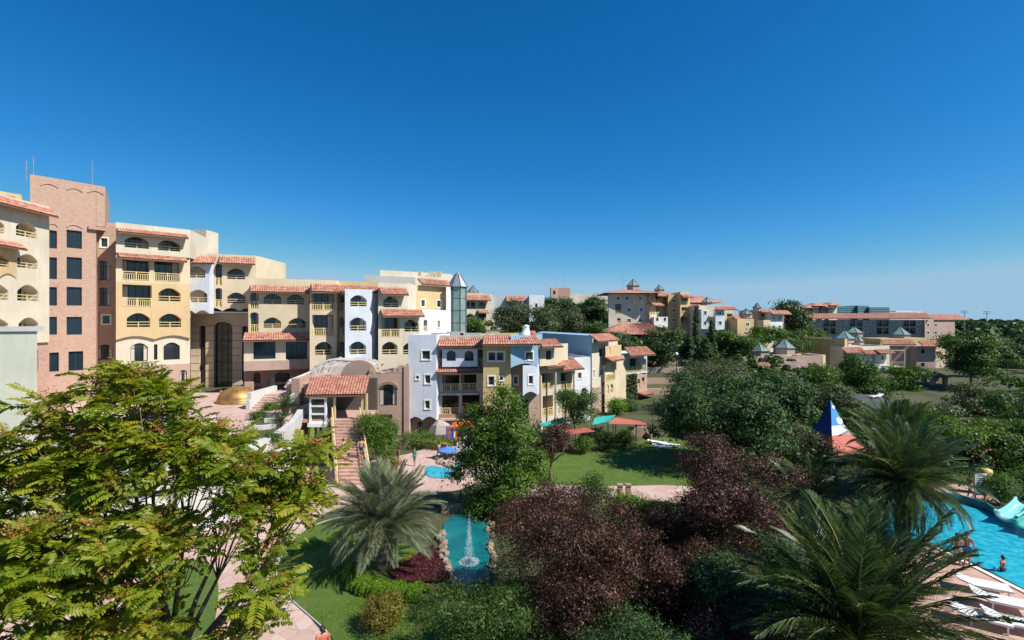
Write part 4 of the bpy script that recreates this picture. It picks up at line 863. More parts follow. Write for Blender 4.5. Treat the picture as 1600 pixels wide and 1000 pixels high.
# ------------------------------------------------------------------ garden ground, water, beds
def garden():
    sheet('pavement', 'paving', [(-400, 1010), (-300, 700), (60, 690), (380, 745), (480, 730), (620, 715), (700, 690), (780, 690), (800, 735), (690, 775), (640, 770), (530, 790), (478, 822), (440, 868), (430, 898), (446, 928), (482, 960), (540, 1040), (700, 1500), (-400, 1500)], .010, 1)
    lawn, P = sheet('lawn', 'grass', [(600, 800), (545, 805), (505, 815), (470, 830), (440, 868), (431, 895), (437, 915), (460, 942), (484, 962), (520, 995), (560, 1060), (800, 1060), (800, 960), (720, 935), (690, 890), (640, 850), (580, 825)], .03, 2)
    kb = MB(); n = len(P)
    for i in range(n):
        a, b = P[i], P[(i+1) % n]
        if a.x < -7.2 and b.x < -7.2: kb.hexa([(a.x-.05, a.y, -.02), (a.x+.02, a.y, -.02), (b.x+.02, b.y, -.02), (b.x-.05, b.y, -.02), (a.x-.05, a.y, .07), (a.x+.02, a.y, .07), (b.x+.02, b.y, .07), (b.x-.05, b.y, .07)])
    struct(kb, 'kerb', 'concrete')
    sheet('lawn_left', 'grass', [(240, 880), (330, 870), (345, 920), (330, 1000), (200, 1010), (200, 930)], .03, 2)
    sheet('middle_lawn', 'grass', [(820, 712), (900, 706), (990, 690), (1030, 682), (1120, 690), (1140, 720), (1090, 770), (1000, 790), (900, 766), (840, 765)], .02, 2)
    sheet('footpath', 'paving', [(780, 765), (860, 757), (960, 760), (1060, 757), (1160, 770), (1160, 800), (1040, 782), (960, 782), (860, 790), (780, 795)], .028, 1)
    sheet('front_lawn', 'grass', [(940, 788), (990, 782), (1050, 792), (1050, 825), (1000, 835), (950, 815)], .012, 1)
    sheet('far_lawn', 'grass', [(1330, 628), (1380, 606), (1440, 598), (1520, 592), (1600, 586), (1700, 590), (1680, 645), (1500, 650), (1400, 652)], .02, 1)
    sheet('tennis_court', 'grass', [(1540, 590), (1700, 585), (1760, 605), (1560, 605)], .03, 0)
    # pond
    pond, P = sheet('pond_water', 'pondwater', [(697, 806), (760, 800), (766, 850), (764, 885), (745, 925), (730, 935), (705, 905), (694, 868), (690, 835)], .06, 2)
    base = MB(); 
    st = []
    # fountain
    c = G(733, 878, .06); f = thing('fountain', 'white water jet rising from the pond', 'fountain', c)
    V = []; n = 2600; t = rng.uniform(0, 1, n)**1.4; h = 74/F0*c.y
    rad = (.07+.25*(1-t)**1.2)*np.sqrt(rng.uniform(0, 1, n)); a = rng.uniform(0, 6.283, n)
    jj = rng.integers(0, 5, n); hh = np.array([1, .82, .7, .9, .6])[jj]; pos = np.stack([c.x+rad*np.cos(a)+.07*np.cos(jj*1.3)*(1-t), c.y+rad*np.sin(a)+.1*np.sin(jj*2.1), c.z+.02+t*h*hh], 1)
    link('spray', leaves('spray', pos, rng.normal(size=(n, 3)), rng.uniform(.02, .06, n), .6, 'spray', ORG[f.name]), f); tag(f.children[0], kind='stuff')
    MB().lathe((c.x, c.y, c.z-.05), [(.1, 0), (.09, .14), (.05, .16), (.04, .3)], 8).build('nozzle', 'metal', f)
    sp = 900; a = rng.uniform(0, 6.283, sp); rr = .55*np.sqrt(rng.uniform(0, 1, sp)); pos = np.stack([c.x+rr*np.cos(a), c.y+rr*np.sin(a), np.full(sp, c.z+.015)], 1)
    o = link('foam', leaves('foam', pos, np.tile([0., 0, 1], (sp, 1)), rng.uniform(.03, .1, sp), .8, 'spray', ORG[f.name], fold=.02), f); tag(o, kind='stuff')
    # rocks round the pond: each one a thing of the edging
    edge = thing('pond_edging', 'row of rough beige rocks edging the left side of the pond', 'rock edging', G(700, 880, 0))
    import bmesh
    protos = []
    for k in range(5):
        bm = bmesh.new(); bmesh.ops.create_icosphere(bm, subdivisions=1, radius=1)
        for v in bm.verts: v.co *= random.uniform(.72, 1.15)
        me = bpy.data.meshes.new('rock'); bm.to_mesh(me); bm.free(); me.materials.append(MATS['stone']); protos.append(me)
    def rocks(root, path, n, s0, s1, spread=.2):
        L = [G(x, y, .0) for x, y in path]
        for i in range(n):
            t = i/(n-1)*(len(L)-1); k = min(int(t), len(L)-2); p = L[k].lerp(L[k+1], t-k); s = random.uniform(s0, s1)
            o = bpy.data.objects.new('rock', random.choice(protos)); COL.objects.link(o); o.parent = root; o.location = p-root.location+Vector((random.uniform(-spread, spread), random.uniform(-spread, spread), s*.35)); o.scale = (s*random.uniform(.8, 1.3), s, s*random.uniform(.6, .9)); o.rotation_euler = (random.uniform(0, 3), 0, random.uniform(0, 6))
    rocks(edge, [(688, 835), (692, 868), (703, 905), (728, 938)], 46, .14, .30)
    e2 = thing('pond_edging', 'dark rocks edging the shaded right side of the pond', 'rock edging', G(768, 870, 0)); rocks(e2, [(766, 808), (769, 850), (767, 885), (752, 925)], 24, .14, .28)
    e3 = thing('pond_wall', 'low dark stone wall along the far end of the pond', 'wall', G(730, 800, 0))
    a, b = G(690, 803, 0), G(768, 797, 0); MB().hexa([(a.x, a.y, -.1), (b.x, b.y, -.1), (b.x, b.y+.4, -.1), (a.x, a.y+.4, -.1), (a.x, a.y, .5), (b.x, b.y, .5), (b.x, b.y+.4, .5), (a.x, a.y+.4, .5)]).build('wall', 'stone', e3)
    fence('fence', 'black metal railing above the far end of the pond', G(684, 792, 0), G(775, 786, 0), 1.0)
    # beds
    bd, P = sheet('planting_bed', 'dirt', [(585, 912), (640, 868), (680, 852), (700, 905), (722, 940), (640, 940), (590, 930)], .045, 1)
    carpet('purple_groundcover', 'leaf_magenta', [(607, 898), (648, 872), (676, 856), (690, 880), (706, 912), (670, 914), (625, 914)], 12000, .05, .30, .10)
    carpet('orange_groundcover', 'leaf_gold', [(600, 896), (640, 868), (650, 866), (618, 894)], 900, .05, .2, .09)
    hedge('low_hedge', 'bright green clipped hedge curving round the purple bed', [(547, 900), (556, 918), (585, 928), (620, 932), (665, 936)], .6, .55, 'leaf_hedge', 22000)
    bush('golden_bush', 'rounded golden-green bush alone on the lawn', 597, 985, 70, 58, 'leaf_gold', leaf=.09, clumps=190, per=40, rc=.18)
    carpet('lawn_grass', 'leaf_hedge', [(508, 818), (470, 830), (440, 868), (433, 895), (438, 915), (462, 942), (486, 962), (522, 995), (560, 1040), (640, 1040), (640, 940), (560, 925), (545, 890), (580, 830)], 42000, .0, .05, .07, asp=.25)
    # right pool
    sheet('pool_deck', 'decktile', [(1380, 905), (1450, 848), (1500, 876), (1620, 938), (1900, 1080), (1900, 1400), (1400, 1400), (1330, 1000)], .05, 0)
    pool, P = sheet('pool_water', 'poolwater', [(1360, 840), (1390, 800), (1440, 783), (1500, 786), (1545, 800), (1600, 812), (1750, 840), (1900, 900), (1900, 1064), (1620, 930), (1500, 868), (1450, 846)], .02, 0)
    cp = MB(); a, b = G(1446, 848, .05), G(1640, 946, .05); dv = (b-a).normalized(); nv = Vector((-dv.y, dv.x, 0))*.12
    cp.hexa([(p.x, p.y, z) for z in (-.05, .11) for p in (a-nv, b-nv, b+nv, a+nv)]); struct(cp, 'pool_coping', 'trim')
    cp = MB(); L = [G(x, y, .0) for x, y in ((1390, 799), (1440, 782), (1500, 785), (1545, 799), (1565, 812))]
    for a, b in zip(L, L[1:]): cp.hexa([(a.x, a.y, -.1), (b.x, b.y, -.1), (b.x, b.y+.35, -.1), (a.x, a.y+.35, -.1), (a.x, a.y, .55), (b.x, b.y, .55), (b.x, b.y+.35, .55), (a.x, a.y+.35, .55)])
    solo(cp, 'pool_wall', 'bluegreen', 'low blue-tiled curved wall along the far side of the large pool', 'wall')
    sheet('pool_terrace', 'redpaving', [(1440, 770), (1500, 752), (1545, 770), (1560, 790), (1500, 782)], .04, 1)
    # small pool in the middle with pink plaza
    sheet('plunge_pool', 'poolwater', [(664, 730), (672, 727), (700, 731), (716, 737), (712, 745), (690, 748), (664, 744)], .05, 1)
    sheet('paddling_pool', 'poolwater', [(702, 727), (712, 722), (722, 723), (718, 731), (708, 732)], .05, 1)
    pr = thing('pool_edging', 'ring of pale rocks around the small paddling pool', 'rock edging', G(705, 720, 0)); rocks(pr, [(682, 722), (692, 716), (705, 713), (718, 713), (728, 719)], 26, .18, .42, .3)
    pr = thing('pool_edging', 'band of brown rocks between the two small pools', 'rock edging', G(700, 730, 0)); rocks(pr, [(684, 724), (700, 729), (716, 735)], 18, .14, .28, .15)
    w_ = MB(); L = [G(x, y, 0) for x, y in ((612, 700), (640, 699), (670, 702), (698, 706))]
    for a, b in zip(L, L[1:]): w_.hexa([(a.x, a.y, -.1), (b.x, b.y, -.1), (b.x, b.y+.5, -.1), (a.x, a.y+.5, -.1), (a.x, a.y, .75), (b.x, b.y, .75), (b.x, b.y+.5, .75), (a.x, a.y+.5, .75)])
    solo(w_, 'planter_wall', 'stone', 'low cream planter wall below the green shrubs beside the brick house', 'wall')
def fence(name, label, a, b, h, step=.14, mat='blackmetal', post=1.6):
    r = thing(name, label, 'fence', a); L = (b-a).length; d = (b-a)/L; m = MB(); n = int(L/step)
    for i in range(n+1): p = a+d*(L*i/n); m.obox((p.x, p.y, a.z+h*.5), .012, .012, h*.5)
    m.build('balusters', mat, r); tag(r.children[0], kind='stuff'); m = MB(); 
    for z in (h, h*.12): m.tube([a+Vector((0, 0, z)), b+Vector((0, 0, z))], .025, 4)
    m.build('rail', mat, r)
    for i in range(int(L/post)+1): p = a+d*min(L, i*post); MB().obox((p.x, p.y, a.z+h*.53), .04, .04, h*.53).build('post', mat, r)
    return r
def inpoly(x, y, P):
    c = np.zeros(len(x), bool); j = len(P)-1
    for i in range(len(P)):
        xi, yi = P[i]; xj, yj = P[j]; m = ((yi > y) != (yj > y)) & (x < (xj-xi)*(y-yi)/(yj-yi+1e-12)+xi); c ^= m; j = i
    return c
def carpet(name, mat, pix, n, h0, h1, leaf, z=0, asp=.5):
    P = [tuple(G(x, y, z)[:2]) for x, y in pix]; a = np.array(P); X = rng.uniform(a[:, 0].min(), a[:, 0].max(), n*3); Y = rng.uniform(a[:, 1].min(), a[:, 1].max(), n*3)
    k = inpoly(X, Y, P); X, Y = X[k][:n], Y[k][:n]; m = len(X)
    wob = .5+.25*np.sin(X*2.1+1)*np.cos(Y*1.7)+.25*np.sin(X*.9-Y*1.3); Z = z+gz(X, Y)*(z == 0)+h0+(h1-h0)*wob*rng.uniform(.5, 1, m)
    pos = np.stack([X, Y, Z], 1); nr = rng.normal(size=(m, 3))*.55+np.array([0, 0, 1.])
    o = link(name, leaves(name, pos, nr, leaf*rng.uniform(.6, 1.4, m), asp, mat)); return tag(o, kind='stuff')
def hedge(name, label, pix, h, w, mat, n, leaf=.07, z=0):
    L = [np.array(G(x, y, z)) for x, y in pix]; t = rng.uniform(0, len(L)-1, n); k = np.minimum(t.astype(int), len(L)-2); fr = (t-k)[:, None]; A = np.array(L)
    c = A[k]*(1-fr)+A[k+1]*fr; a = rng.uniform(0, math.pi, n); wob = 1+.12*np.sin(t*9)+.1*np.sin(t*23)
    off = np.stack([np.cos(a)*w*.4*wob, np.cos(a)*w*.9*wob, np.sin(a)**.6*h*wob], 1)*rng.uniform(.86, 1.03, n)[:, None]
    r = thing(name, label, 'hedge', Vector(L[0])); nr = off/np.array([w, w, h])+rng.normal(size=(n, 3))*.5
    o = link('foliage', leaves('foliage', c+off, nr, leaf*rng.uniform(.7, 1.3, n), .6, mat, ORG[r.name]), r); tag(o, kind='stuff')
    s = MB()
    for i in range(0, 24): p = L[0]+(L[1]-L[0])*0; q = A[min(int(i/24*(len(L)-1)), len(L)-2)]*(1-(i/24*(len(L)-1)) % 1)+A[min(int(i/24*(len(L)-1)), len(L)-2)+1]*((i/24*(len(L)-1)) % 1); s.tube([q+np.array([0, 0, -.03]), q+np.array([0, 0, h*.7])], [.03, .012], 4)
    s.build('stem', 'bark', r); return r

# ------------------------------------------------------------------ terrace, brick house, stairs
def terrace():
    TZ = 4.2
    edge = [(-20.2, 49.5), (-19.2, 46.5), (-18.3, 43.2), (-17.6, 40), (-17.2, 37), (-17.5, 34), (-18.6, 31.4), (-21, 29), (-25, 27.5), (-34, 27)]
    e = smoothpoly(edge+[(-62, 27), (-62, 62), (-20, 62), (-20, 55)], 2)
    tri = geometry.tessellate_polygon([[Vector((x, y, 0)) for x, y in e]]); mb = MB(); mb.add([(x, y, TZ) for x, y in e], [tuple(t) for t in tri])
    o = struct(mb, 'hotel_terrace', 'paving')
    r = thing('terrace_wall', 'white curved retaining wall of the raised hotel terrace with dark slots', 'wall', (-18, 38, 0))
    n = len(e)
    for nm, z0, z1, out, m in (('wall', -.2, TZ-1.35, -.3, 'terracewhite'), ('band', TZ-1.05, TZ-.62, .0, 'terracewhite'), ('recess', TZ-1.36, TZ+.1, -.42, 'darkframe'), ('coping', TZ-.5, TZ+.42, .1, 'terracewhite')):
        mb = MB(); c = Vector((-40, 45))
        for i in range(n):
            a, b = e[i], e[(i+1) % n]
            if a[1] > 52 and b[1] > 52: continue
            d1 = Vector((a[0]-c.x, a[1]-c.y)).normalized(); d2 = Vector((b[0]-c.x, b[1]-c.y)).normalized()
            A, B = (a[0]+d1.x*out, a[1]+d1.y*out), (b[0]+d2.x*out, b[1]+d2.y*out); t = .5 if nm == 'coping' else .3
            Ai, Bi = (a[0]+d1.x*(out-t), a[1]+d1.y*(out-t)), (b[0]+d2.x*(out-t), b[1]+d2.y*(out-t))
            mb.hexa([(A[0], A[1], z0), (B[0], B[1], z0), (Bi[0], Bi[1], z0), (Ai[0], Ai[1], z0), (A[0], A[1], z1), (B[0], B[1], z1), (Bi[0], Bi[1], z1), (Ai[0], Ai[1], z1)])
        mb.build(nm, m, r)
    # second curved planter with cycads
    def arcwall(label, c, r0, a0, a1, z0, z1, t=.35, mat='terracewhite'):
        m = MB(); n = 20
        for k in range(n):
            a, b = a0+(a1-a0)*k/n, a0+(a1-a0)*(k+1)/n; P = lambda a, r_: (c[0]+r_*math.cos(a), c[1]+r_*math.sin(a))
            p = [P(a, r0), P(b, r0), P(b, r0-t), P(a, r0-t)]; m.hexa([(x, y, z0) for x, y in p]+[(x, y, z1) for x, y in p])
        solo(m, 'planter_wall', mat, label, 'wall')
    arcwall('short white curved planter wall round the cycads on the terrace', (-20.6, 42.5), 1.7, -2.2, 2.0, TZ, TZ+.35)
    arcwall('low white curved wall on the hotel terrace behind the left tree', (-30, 40), 6, -2.6, .5, TZ, TZ+.8); arcwall('outer white curved wall on the hotel terrace behind the left tree', (-34, 38), 9, -2.2, -.3, TZ, TZ+.5)
    sheetpts = [(-30+4.5*math.cos(a), 41+3.2*math.sin(a)) for a in np.linspace(0, 6.2, 28)]; struct(MB().poly([(x, y, TZ+.02) for x, y in sheetpts]), 'terrace_pool', 'poolwater')
    palm('dark round cycad on the corner of the white terrace', G(446, 648, TZ), .5, 1.35, 70, 'p', .2, -12, 88, group='cycads', name='cycad', cat='cycad'); palm('small cycad in the white curved planter', G(437, 668, TZ), .3, 1.0, 40, 'p', .15, -5, 80, group='cycads', name='cycad', cat='cycad')
    palm('slim fan of palm leaves below the terrace wall beside the porch', (-17.2, 49.2, 0), 2.6, 1.2, 26, 'p', .1, -30, 75, name='garden_palm', group='small palms')
    palm('small palm by the near white wall behind the left tree', (-26.8, 33, TZ), .8, 1.4, 30, 'p', .14, -20, 80, name='garden_palm', group='small palms')
    for i, (x, y, w, h, m, lb) in enumerate(((404, 655, 26, 12, 'leaf_mid', 'low dark shrub on the hotel terrace left of the cycads'), (424, 640, 24, 10, 'leaf_bright', 'low green shrub at the foot of the terrace stair'), (428, 690, 26, 12, 'leaf_mid', 'low shrub along the inside of the white terrace wall'))): bush('terrace_shrub', lb, x, y, w, h, m, z=TZ, leaf=.14, clumps=60, per=24)
    bedm = MB(); bedm.poly([(x, y, TZ+.015) for x, y in smoothpoly([(-23.5, 47), (-20.6, 46.5), (-19.2, 43), (-18.4, 38.5), (-20.2, 38.2), (-21, 42)], 2)]); struct(bedm, 'terrace_bed', 'dirt')
    # golden dome
    c = G(372, 628, TZ); d = thing('golden_dome', 'weathered golden dome on the hotel terrace', 'dome', c); R = 29/F0*c.y
    MB().lathe((c.x, c.y, TZ+.0), [(R*1.04, 0), (R*1.04, .25), (R, .26)]+[(R*math.cos(a), .26+R*.72*math.sin(a)) for a in np.linspace(0, 1.55, 10)], 24).build('shell', 'gold', d, True)
    sk = MB()
    for k in range(14): a = k*2.4; el = .3+.8*((k*.37) % 1); p = Vector((c.x+R*math.cos(a)*math.cos(el), c.y+R*math.sin(a)*math.cos(el), TZ+.26+R*.62*math.sin(el))); sk.tube([p, p+Vector((math.cos(a)*.2, math.sin(a)*.2, .3))], [.05, .02], 4)
    sk.build('spike', 'gold', d)
    # dolphin-like pink wall and stairs with glass rail
    s = thing('terrace_stairs', 'pink terrace stair with glass balustrade beside the golden dome', 'stairs', G(415, 640, TZ)); c = G(415, 640, TZ)
    m = MB()
    for k in range(6): m.box(c.x-1.6, c.y+.6+k*.5, TZ, c.x+1.5, c.y+1.1+k*.5+3, TZ+.17*(k+1))
    m.build('step', 'paving', s)
    m = MB(); m.box(c.x-2.0, c.y+.4, TZ, c.x-1.62, c.y+6, TZ+1.6); m.box(c.x-2.0, c.y+.1, TZ, c.x-1.62, c.y+.39, TZ+.9); m.build('side_wall', 'terracewhite', s)
    m = MB(); p0, p1 = Vector((c.x+1.6, c.y+.5, TZ)), Vector((c.x+2.4, c.y+6, TZ+1.0)); m.quad(p0, p1, p1+Vector((0, 0, .95)), p0+Vector((0, 0, .95))); m.build('balustrade_glass', 'greenglass', s); m = MB()
    for z in (.95, .6, .3): m.tube([p0+Vector((-.02, 0, z)), p1+Vector((-.02, 0, z))], .03, 5)
    m.build('handrail', 'whitepaint', s)
    m = MB(); q = PX(410, 610, 57)
    m.prism([(q.x-2, q.y), (q.x+2.6, q.y+1.0), (q.x+2.4, q.y+1.5), (q.x-2.2, q.y+.5)], TZ, q.z-.2); m.prism([(q.x-2, q.y), (q.x-1.1, q.y+.2), (q.x-1.3, q.y+.7), (q.x-2.2, q.y+.5)], q.z-.2, q.z+.9); solo(m, 'terrace_parapet', 'pinkwall', 'pale pink stepped parapet behind the golden dome', 'wall')
    # brick house with porch
    r = thing('brick_house', 'brick house with crenellated wall, rough roof and red tiled porch at the stairs', 'building', (-16, 55, 0))
    f = Fac(576, 55.0, 639, 55.6)
    section(r, f, 'brick', 577, 0, [('R', 592.5, 598, 620, 634), ('R', 607, 661, 621, 678)], (0, 6), botz=-.1, topz=f.uz(600, 583)[1])
    section(r, f, 'pinkwall', 0, 0, (), (0, 5), x0=631, topz=f.uz(635, 571)[1], botz=-.1, w=.15)
    m = MB(); u0, z = f.uz(592, 604); u1 = f.uz(621, 604)[0]
    for k in range(15):   # brick voussoirs
        a = math.pi*(.12+.76*k/14); p = Vector(f.P((u0+u1)/2-(u1-u0)*.56*math.cos(a), z-.35+.75*math.sin(a), .06)); m.obox(p, .06, .1, .16)
    m.build('voussoir', 'brickdark', r)
    st = MB()
    for x0_, x1_, y in ((577, 584, 577), (588, 595, 581), (603, 611, 579), (614, 621, 575), (622, 630, 571)):
        a, zt = f.uz(x0_, y); b = f.uz(x1_, y)[0]; bar(st, f, a, b, f.uz(600, 583)[1], zt, -.5, .02)
    st.build('merlon', 'brick', r)
    sg = MB()
    u0, z = f.uz(594, 651); u1 = f.uz(613, 651)[0]; bar(sg, f, u0, u1, z-.22, z+.22, .0, .05); sg.build('name_plate', 'darkframe', r)
    # rough roof body rising behind
    fl = Fac(445, 56.5, 577, 56.0); pts = [(447, 606), (452, 597), (466, 588), (474, 578), (484, 574), (494, 569), (505, 567), (548, 569), (560, 572), (572, 576), (577, 580), (577, 690), (447, 690)]
    top = [fl.uz(x, min(y, 672)) for x, y in pts]; top = [(u, max(z, 0)) for u, z in top]; m = MB(); n = len(top); full = top; zc = fl.uz(510, 596)[1]; top = [(u, min(z, zc)) for u, z in full]
    fr = [fl.P(u, z, 0) for u, z in top]; bk = [(x, y+7, z+(.9 if z > 1 else 0)) for x, y, z in fr]
    m.add(fr, [tuple(t) for t in geometry.tessellate_polygon([[Vector((u, z, 0)) for u, z in top]])]); m.build('front_wall', 'pinkwall', r)
    m = MB(); prof = [Vector(fl.P(u, z, 0)) for u, z in full[:11]]; NU, NV = 46, 14; g0 = np.random.default_rng(4)
    for j in range(NV+1):
        for i in range(NU+1):
            t = i/NU*(len(prof)-1); k = min(int(t), len(prof)-2); p = prof[k].lerp(prof[k+1], t-k); p.z = min(p.z, zc)+(p.z-min(p.z, zc))*min(1, j/8); p = p+Vector((0, 7*j/NV, .1*j/NV))
            if 0 < j: p.z += g0.normal(0, .10)+.12*math.sin(i*.9)*math.cos(j*1.3)-.3*(j == 4)
            m.v.append(tuple(p))
    for j in range(NV):
        for i in range(NU): m.f.append((j*(NU+1)+i, j*(NU+1)+i+1, (j+1)*(NU+1)+i+1, (j+1)*(NU+1)+i))
    m.build('rough_roof', 'rubble', r)
    e = MB(); e.tube([Vector(fl.P(u, z+.05, .05))+Vector((0, 4 if z > zc+.1 else 0, 0)) for u, z in full[:10]], .22, 6); e.build('plaster_edge', 'terracewhite', r)
    for xa, xb, y in ((455, 468, 592), (484, 495, 589), (508, 519, 586)):
        fb = Fac(xa, 52.6, xb, 52.6); section(r, fb, 'brick', y, 0, (), (0, 4), botz=-.1, name='buttress')
    section(r, Fac(447, 53.4, 522, 53.4), 'brick', 0, 0, (), (0, 3.2), topz=Fac(447, 53.4, 522, 53.4).uz(480, 600)[1], botz=-.1)
    # scallop shell crest
    c = PX(561, 586, 55.4); m = MB(); ring = [(c.x+1.9*math.cos(a), c.y, c.z+1.6*math.sin(a)) for a in np.linspace(0, math.pi, 15)]
    for a_, b_ in zip(ring, ring[1:]): m.hexa([c+Vector((0, -.1, -.6)), a_, (a_[0], a_[1]+.8, a_[2]), c+Vector((0, .8, -.6)), c+Vector((0.01, -.1, -.5)), b_, (b_[0], b_[1]+.8, b_[2]), c+Vector((.01, .8, -.5))])
    m.build('shell_crest', 'pinkwall', r)
    # porch roof and glazed bay
    fp = Fac(478, 48.2, 576, 48.6)
    A = PX(486, 590, 52.4); B = PX(578, 587, 52.4); C = PX(571, 616.5, 47.6); D = PX(476, 618, 47.6); m = MB(); tile_panel(m, A, B, C, D, .26, .42); tag(m.build('roof_tiles', 'tile', r), kind='stuff')
    dn = Vector((0, 0, .12)); MB().quad(A-dn, B-dn, C-dn, D-dn).quad(D, C, C-dn*1.6, D-dn*1.6).quad(B, C, C-dn*1.6, B-dn*1.6).build('roof_board', 'wood', r)
    zp = 3.7   # porch floor
    fpl = MB(); a, b = PX(478, 640, 49), PX(572, 640, 49); fpl.box(a.x, 47.9, zp-.3, b.x, 53.3, zp); fpl.build('porch_floor', 'redpaving', r)
    MB().box(a.x+.1, 52.9, zp, b.x, 53.2, 7.0).build('porch_wall', 'interior', r)
    m = MB()
    for x in (523, 566, 573): p = PX(x, 640, 48); m.obox((p.x, p.y, (zp+6.1)/2), .09, .09, (6.1-zp)/2)
    m.build('porch_post', 'rail', r)
    fg = Fac(483, 47.8, 510, 47.8); z0 = fg.uz(495, 661)[1]; zt = fg.uz(495, 621)[1]; gb = MB(); wd = fg.len
    for u in (0, wd-.18): bar(gb, fg, u, u+.18, z0, zt, -.2, 0)
    for k in range(4): zz = z0+(zt-z0-.15)*k/3; bar(gb, fg, .18, wd-.18, zz, zz+.15, -.2, -.004)
    bar(gb, fg, -.1, wd+.1, z0-.35, z0, -1.2, .15); w_ = gb.build('glazed_bay', 'whitepaint', r); MB().quad(fg.P(.1, z0, -.12), fg.P(wd-.1, z0, -.12), fg.P(wd-.1, zt, -.12), fg.P(.1, zt, -.12)).build('pane', 'glass', w_)
    section(r, Fac(484, 48.2, 510, 48.2), 'cream', 0, 0, [('G', 491, 668, 495, 684), ('G', 499, 668, 503, 684)], (0, 4), topz=z0-.36, botz=-.1, name='bay_base')
    # stairs from the plaza to the porch
    s = thing('staircase', 'pink stone staircase with yellow railings leading up to the tiled porch', 'stairs', G(552, 735, 0))
    b0 = G(554, 758, 0); t0 = PX(541, 652, 48); n = 19
    for k in range(n):
        t = k/n; x = b0.x+(t0.x-b0.x)*t; y = b0.y+(47.9-b0.y)*t; z = zp*(k+1)/n; dy = (47.9-b0.y)/n
        MB().box(x-1.2, y, max(0, z-.6), x+1.2, y+dy+.02, z).build('step', 'redpaving', s)
    for sd in (-1, 1):
        m = MB(); wl_ = MB(); L = [(b0.x+sd*1.3, b0.y-.2, 0), (t0.x+sd*1.3, 47.9, zp)]
        wl_.hexa([(L[0][0]-.12, L[0][1], 0), (L[0][0]+.12, L[0][1], 0), (L[1][0]+.12, L[1][1], zp-.8), (L[1][0]-.12, L[1][1], zp-.8), (L[0][0]-.12, L[0][1], .25), (L[0][0]+.12, L[0][1], .25), (L[1][0]+.12, L[1][1], zp+.2), (L[1][0]-.12, L[1][1], zp+.2)]); wl_.build('stringer', 'pinkwall', s)
        A_ = Vector(L[0])+Vector((0, 0, 1.1)); B_ = Vector(L[1])+Vector((0, 0, 1.1)); m.tube([A_, B_], .06, 5); m.tube([A_-Vector((0, 0, .5)), B_-Vector((0, 0, .5))], .035, 5)
        for k in range(13): p = A_.lerp(B_, k/12); m.tube([p-Vector((0, 0, .95)), p], .03, 4)
        m.build('railing', 'rail', s)
